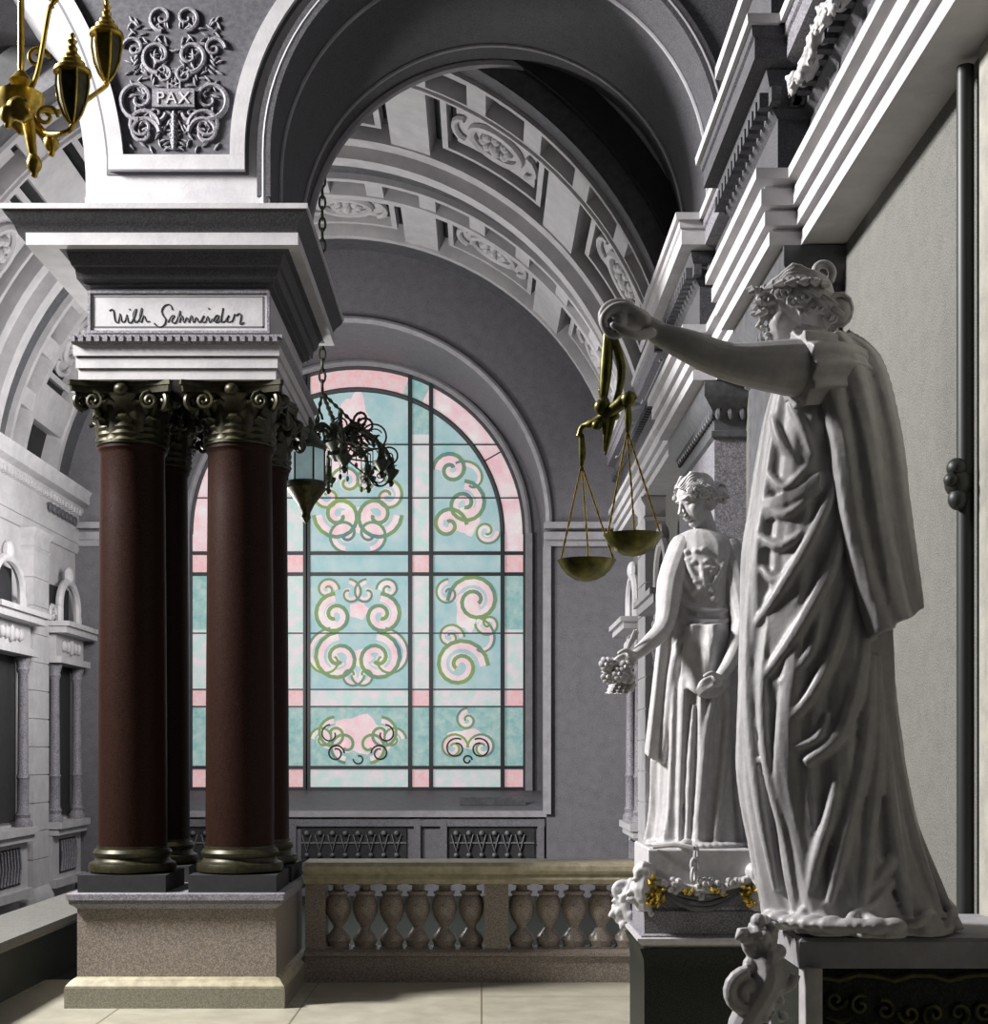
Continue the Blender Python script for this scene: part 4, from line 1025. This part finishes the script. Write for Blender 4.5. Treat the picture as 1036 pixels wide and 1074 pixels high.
for (xa_, n_, w_, h_) in ((x0+.05, 34, .05, .17), (x1-.05, 16, .03, .12), (x0+.26, 6, .03, .03), (x0+.42, 6, .03, .03)):
    for k in range(n_):
        z_ = .985+random.random()*h_ if n_ > 10 else 1.06+random.random()*.03; p_ = Vector((xa_+random.uniform(-w_, w_), y0-.03-random.random()*.025, z_)); a = random.uniform(0, PI)
        q.tube([p_, p_+Vector((math.cos(a)*.02, -.012, .02*math.sin(a))), p_+Vector((math.cos(a)*.045, -.004, .045*math.sin(a)))], [.004, .012, .002], 6)
    if n_ > 10: q.ell((xa_, y0-.01, .985+h_/2), (w_, .03, h_*.5), 10, 8)
q.build('gilt_leaves', 'gold', p2)
q = MB()
for k in range(3):
    c = Vector((1.27-.012*k, y0-.02-.02*k, 1.30-.06*k)); q.tube([c+Vector((.022*math.cos(a)*(1 if k % 2 else .6), .02*math.cos(a)*(0 if k % 2 else 1), .042*math.sin(a))) for a in [i*PI/6 for i in range(13)]], .010, 7)
q.tube([(1.02, y0+.02, 1.345), (1.14, y0-.02, 1.36), (1.25, y0-.03, 1.34)], .016, 7); q.build('broken_chain', 'statue', p2)
# small scroll ornament left of the pedestal
q = MB(); c = P(655, 960, 8.9)
q.tube(spiral(P(652, 935, 8.9), .07, 1.3, 0, 1), .022, 8); q.tube(spiral(P(650, 962, 8.9), .06, 1.3, PI, -1), .020, 8); carve(q, P(652, 948, 8.9), (.05, .03, .12), 31, 18, (-.5, -.5))
q.limb([P(662, 925, 8.9), P(655, 950, 8.9), P(668, 975, 8.9)], [.03, .045, .04])
q.build('side_scroll', 'statue', p2, remesh=.008, sm=1)

# ================================================================ LAMPS
# hanging chandelier before the window
DC = 13.4
ch = empty('chandelier', P(365, 470, DC), 'green iron chandelier with scrolled arms hanging before the stained glass window', 'chandelier')
cc = P(362, 470, DC)
q = MB()
zz = Zy(412, DC); ztop = 8.55; k = 0; cxp_ = P(338, 400, DC).x; 
while zz < ztop:
    q.tube([Vector((cxp_+(.030*math.cos(a) if k % 2 else 0), DC+(0 if k % 2 else .030*math.cos(a)), zz+.06+.065*math.sin(a))) for a in [i*PI/5 for i in range(11)]], .012, 5); zz += .105; k += 1
for e in (P(329, 458, DC), P(372, 445, DC), P(352, 450, DC+.3), P(350, 440, DC-.3)):
    a0 = P(338, 412, DC); nn = 12
    q.tube([a0.lerp(e, i/nn) for i in range(nn+1)], [.022 if i % 2 else .010 for i in range(nn+1)], 6)
q.build('chain', 'green_iron', ch)
q = MB(); hubx, huby = P(352, 460, DC).x, DC
zc = Zy(460, DC)
q.lathe(hubx, huby, [(.02, zc+.16), (.06, zc+.13), (.04, zc+.08), (.10, zc+.03), (.13, zc-.02), (.09, zc-.08), (.05, zc-.13), (.07, zc-.17), (.02, zc-.22)], 16); q.build('hub', 'green_iron', ch)
for k in range(8):
    a = 2*PI*k/8+.25; ov = Vector((math.cos(a), math.sin(a), 0)); U = Vector((0, 0, 1)); c0 = Vector((hubx, huby, zc))
    q = MB(); q.tube(smooth([c0, c0+ov*.18+U*.10, c0+ov*.36+U*.02, c0+ov*.50-U*.10, c0+ov*.54-U*.26, c0+ov*.46-U*.34], 4), [.022]*21, 7)
    c1 = c0+ov*.26-U*.06; q.tube([c1+ov*(.12*(1-t/20))*math.cos(t*PI/6)+U*(.12*(1-t/20))*math.sin(t*PI/6) for t in range(18)], .014, 6)
    c1 = c0+ov*.30+U*.14; q.tube([c1+ov*(.09*(1-t/18))*math.cos(-t*PI/6+PI)+U*(.09*(1-t/18))*math.sin(-t*PI/6+PI) for t in range(15)], .013, 6)
    for t in range(5):
        b_ = c0+ov*(.2+.08*t)+U*(.08-.06*t); q.leaf(b_, ov, .10, .06, .5, .006, up=(ov.x*.5, ov.y*.5, .8 if t % 2 else -.8))
    q.build('scroll_arm', 'green_iron', ch)
    e = c0+ov*.54-U*.28
    q = MB(); q.lathe(e.x, e.y, [(.015, e.z-.16), (.035, e.z-.13), (.02, e.z-.10), (.075, e.z-.03), (.085, e.z), (.05, e.z+.01), (.035, e.z+.05), (.035, e.z+.12), (.01, e.z+.13)], 12); q.build('lamp_cup', 'green_iron', ch)
q = MB()
for (px, py, rr, dd) in ((372, 452, 9, 0), (392, 458, 13, -.1), (378, 470, 7, .2), (408, 478, 9, .1), (356, 446, 8, .1), (398, 500, 10, 0)):
    c = P(px, py, DC+dd); ra = rr*DC/FPX
    q.tube([c+Vector((ra*math.cos(a), 0, ra*math.sin(a))) for a in [i*PI/10 for i in range(21)]], .009, 6)
    q.tube(spiral(c, ra*.7, 1.2, rr, 1), .007, 6); q.tube([c+Vector((0, 0, -ra)), cc+Vector((0, 0, -.1))], .008, 6)
for k in range(14):
    a = 2*PI*k/14; e = Vector((hubx+.36*math.cos(a), huby+.36*math.sin(a), zc-.12)); q.tube([e, e-Vector((0, 0, .16+.06*(k % 3)))], .005, 5); q.ell(e-Vector((0, 0, .2+.06*(k % 3))), (.016, .016, .03), 8, 6)
    q.tube([Vector((hubx, huby, zc)), e], .008, 5)
q.build('filigree', 'green_iron', ch)
# lantern
DL = 12.2
ln = empty('hanging_lantern', P(321, 495, DL), 'lit glass lantern with green metal bowl hanging at the right of the maroon columns', 'lantern')
lc = P(321, 495, DL); s_ = DL/FPX
q = MB(); q.lathe(lc.x, lc.y, [(19*s_, lc.z-12*s_), (19*s_, lc.z+24*s_)], 6); q.build('lantern_glass', 'lampglass', ln)
q = MB()
for k in range(6):
    a = 2*PI*k/6; x_, y_ = lc.x+19.3*s_*math.cos(a), lc.y+19.3*s_*math.sin(a); q.tube([(x_, y_, lc.z-14*s_), (x_, y_, lc.z+25*s_)], .009, 6)
q.lathe(lc.x, lc.y, [(21*s_, lc.z-14*s_), (21*s_, lc.z-11*s_)], 24); q.lathe(lc.x, lc.y, [(21*s_, lc.z+23*s_), (22*s_, lc.z+26*s_), (14*s_, lc.z+36*s_), (7*s_, lc.z+44*s_), (9*s_, lc.z+50*s_), (4*s_, lc.z+60*s_), (3*s_, lc.z+75*s_)], 24)
q.build('lantern_frame', 'green_iron', ln)
q = MB(); q.lathe(lc.x, lc.y, [(20*s_, lc.z-13*s_), (21*s_, lc.z-18*s_), (15*s_, lc.z-26*s_), (9*s_, lc.z-34*s_), (6*s_, lc.z-40*s_), (4*s_, lc.z-44*s_), (5*s_, lc.z-48*s_), (1*s_, lc.z-54*s_)], 24); q.build('bowl', 'bronze', ln)
q = MB(); k = 0; zz = lc.z+75*s_
while zz < 4.75:
    q.tube([Vector((lc.x+(.025*math.cos(a) if k % 2 else 0), lc.y+(0 if k % 2 else .025*math.cos(a)), zz+.045+.05*math.sin(a))) for a in [i*PI/5 for i in range(11)]], .009, 5); zz += .08; k += 1
q.tube([Vector((lc.x, lc.y, zz-.02)), Vector((lc.x-.1, lc.y, zz+.06)), Vector((-1.56, lc.y, zz+.03))], .018, 6)
q.build('chain', 'green_iron', ln)
lamp = bpy.data.lights.new('lantern_lamp', 'POINT'); lamp.energy = 4; lamp.color = (1, .9, .75); lamp.shadow_soft_size = .05
# gilt chandelier at upper left
DG = 6.0
gc = empty('chandelier', P(22, 100, DG), 'gilt chandelier with pointed lanterns cut by the upper left corner', 'chandelier')
q = MB(); a = P(22, 100, DG); q.tube([a, a+Vector((0, 0, 1.6))], .014, 10)
q.lathe(a.x, a.y, [(.02, a.z+.10), (.05, a.z+.06), (.03, a.z+.03), (.10, a.z), (.09, a.z-.05), (.04, a.z-.10), (.05, a.z-.13), (.0+.01, a.z-.17)], 20); q.build('stem', 'gold', gc)
def glantern(px, py, d, s):
    c = P(px, py, d)      # py = middle of the lantern
    q = MB(); q.lathe(c.x, c.y, [(.004, c.z+.20*s), (.012, c.z+.19*s), (.008, c.z+.175*s), (.02, c.z+.165*s), (.012, c.z+.15*s), (.022, c.z+.135*s), (.018, c.z+.12*s), (.035, c.z+.10*s), (.033, c.z+.09*s), (.052, c.z+.075*s), (.050, c.z+.06*s), (.075, c.z+.045*s), (.078, c.z+.03*s), (.06, c.z+.02*s)], 24); q.build('lantern_cap', 'gold', gc)
    q = MB(); q.lathe(c.x, c.y, [(.064, c.z+.03*s), (.066, c.z-.02*s), (.055, c.z-.09*s), (.035, c.z-.14*s), (.012, c.z-.17*s)], 6); q.build('lantern_body', 'bronze', gc)
    q = MB()
    for k in range(6):
        a = 2*PI*k/6
        q.tube([(c.x+r*math.cos(a), c.y+r*math.sin(a), z) for r, z in ((.067, c.z+.03*s), (.069, c.z-.02*s), (.057, c.z-.09*s), (.037, c.z-.14*s), (.012, c.z-.175*s))], .006, 6)
    q.ell((c.x, c.y, c.z-.18*s), .014, 8, 6); q.build('lantern_bar', 'gold', gc)
    return c
e1 = glantern(112, 45, DG+.35, 1.0); e2 = glantern(76, 85, DG-.25, 1.0); e3 = glantern(56, -38, DG-.1, .9)
for e in (e1, e2, e3):
    q = MB(); b_ = e-Vector((0, 0, .18)); m_ = (a+b_)/2-Vector((0, 0, .10)); q.tube(smooth([a-Vector((0, 0, .05)), m_, b_-Vector((.02, 0, .03)), b_], 6), .011, 8)
    q.tube(spiral(m_+Vector((0, 0, .07)), .05, 1.3, 0, 1), .009, 6); q.build('scroll_arm', 'gold', gc)
for (ex, ey, dd) in ((54, 150, -.1), (36, 172, -.2), (8, 120, -.3)):
    e = P(ex, ey, DG+dd); q = MB()
    q.limb([P(16, 112, DG+dd), P(28, 122, DG+dd), e.lerp(P(28, 122, DG+dd), .3), e], [.035, .030, .020, .014], 10)
    q.ell(e, (.032, .032, .04)); q.ell(e-Vector((0, 0, .045)), .015); q.ell(P(20, 112, DG+dd), (.05, .04, .04))
    q.build('putto_arm', 'gold', gc, remesh=.006, sm=1)

# ================================================================ RIGHT WALL DETAILS
pipe = empty('wall_pipe', (1.93, 5.56, 0), 'dark vertical metal rod with knobbed boss on the wall at the right edge', 'pipe')
q = MB(); q.lathe(1.945, 5.56, [(.034, 0), (.034, 4.66)], 16); q.build('rod', 'iron', pipe)
q = MB(); zb_ = Zy(508, 5.56); q.ell((1.91, 5.54, zb_), (.055, .05, .06)); q.ell((1.90, 5.53, zb_+.06), (.04, .04, .04)); q.ell((1.905, 5.53, zb_-.065), (.04, .04, .045)); q.ell((1.875, 5.52, zb_+.01), .03); q.build('boss', 'iron', pipe)
gl = MB(); random.seed(21)
for k in range(70):
    t = random.random(); y_ = 6.2+1.35*t; z_ = 5.56-.08*math.sin(PI*((t*2) % 1))+random.uniform(-.05, .05)
    gl.ell((1.69+random.uniform(-.02, .01), y_, z_), (.022, .03, .022), 8, 6)
    gl.tube([(1.69, y_, z_), (1.665, y_+random.uniform(-.06, .06), z_+random.uniform(-.05, .05)), (1.68, y_+random.uniform(-.09, .09), z_+random.uniform(-.06, .06))], [.008, .014, .003], 6)
gl.tube([(1.73, 6.15+1.45*t/20, 5.56-.06*math.sin(PI*((t/10) % 1))) for t in range(21)], .04, 8)
tag(gl.build('frieze_garland', 'statue', remesh=.008), 'white carved leaf garland in the cornice frieze at the top right', 'relief')
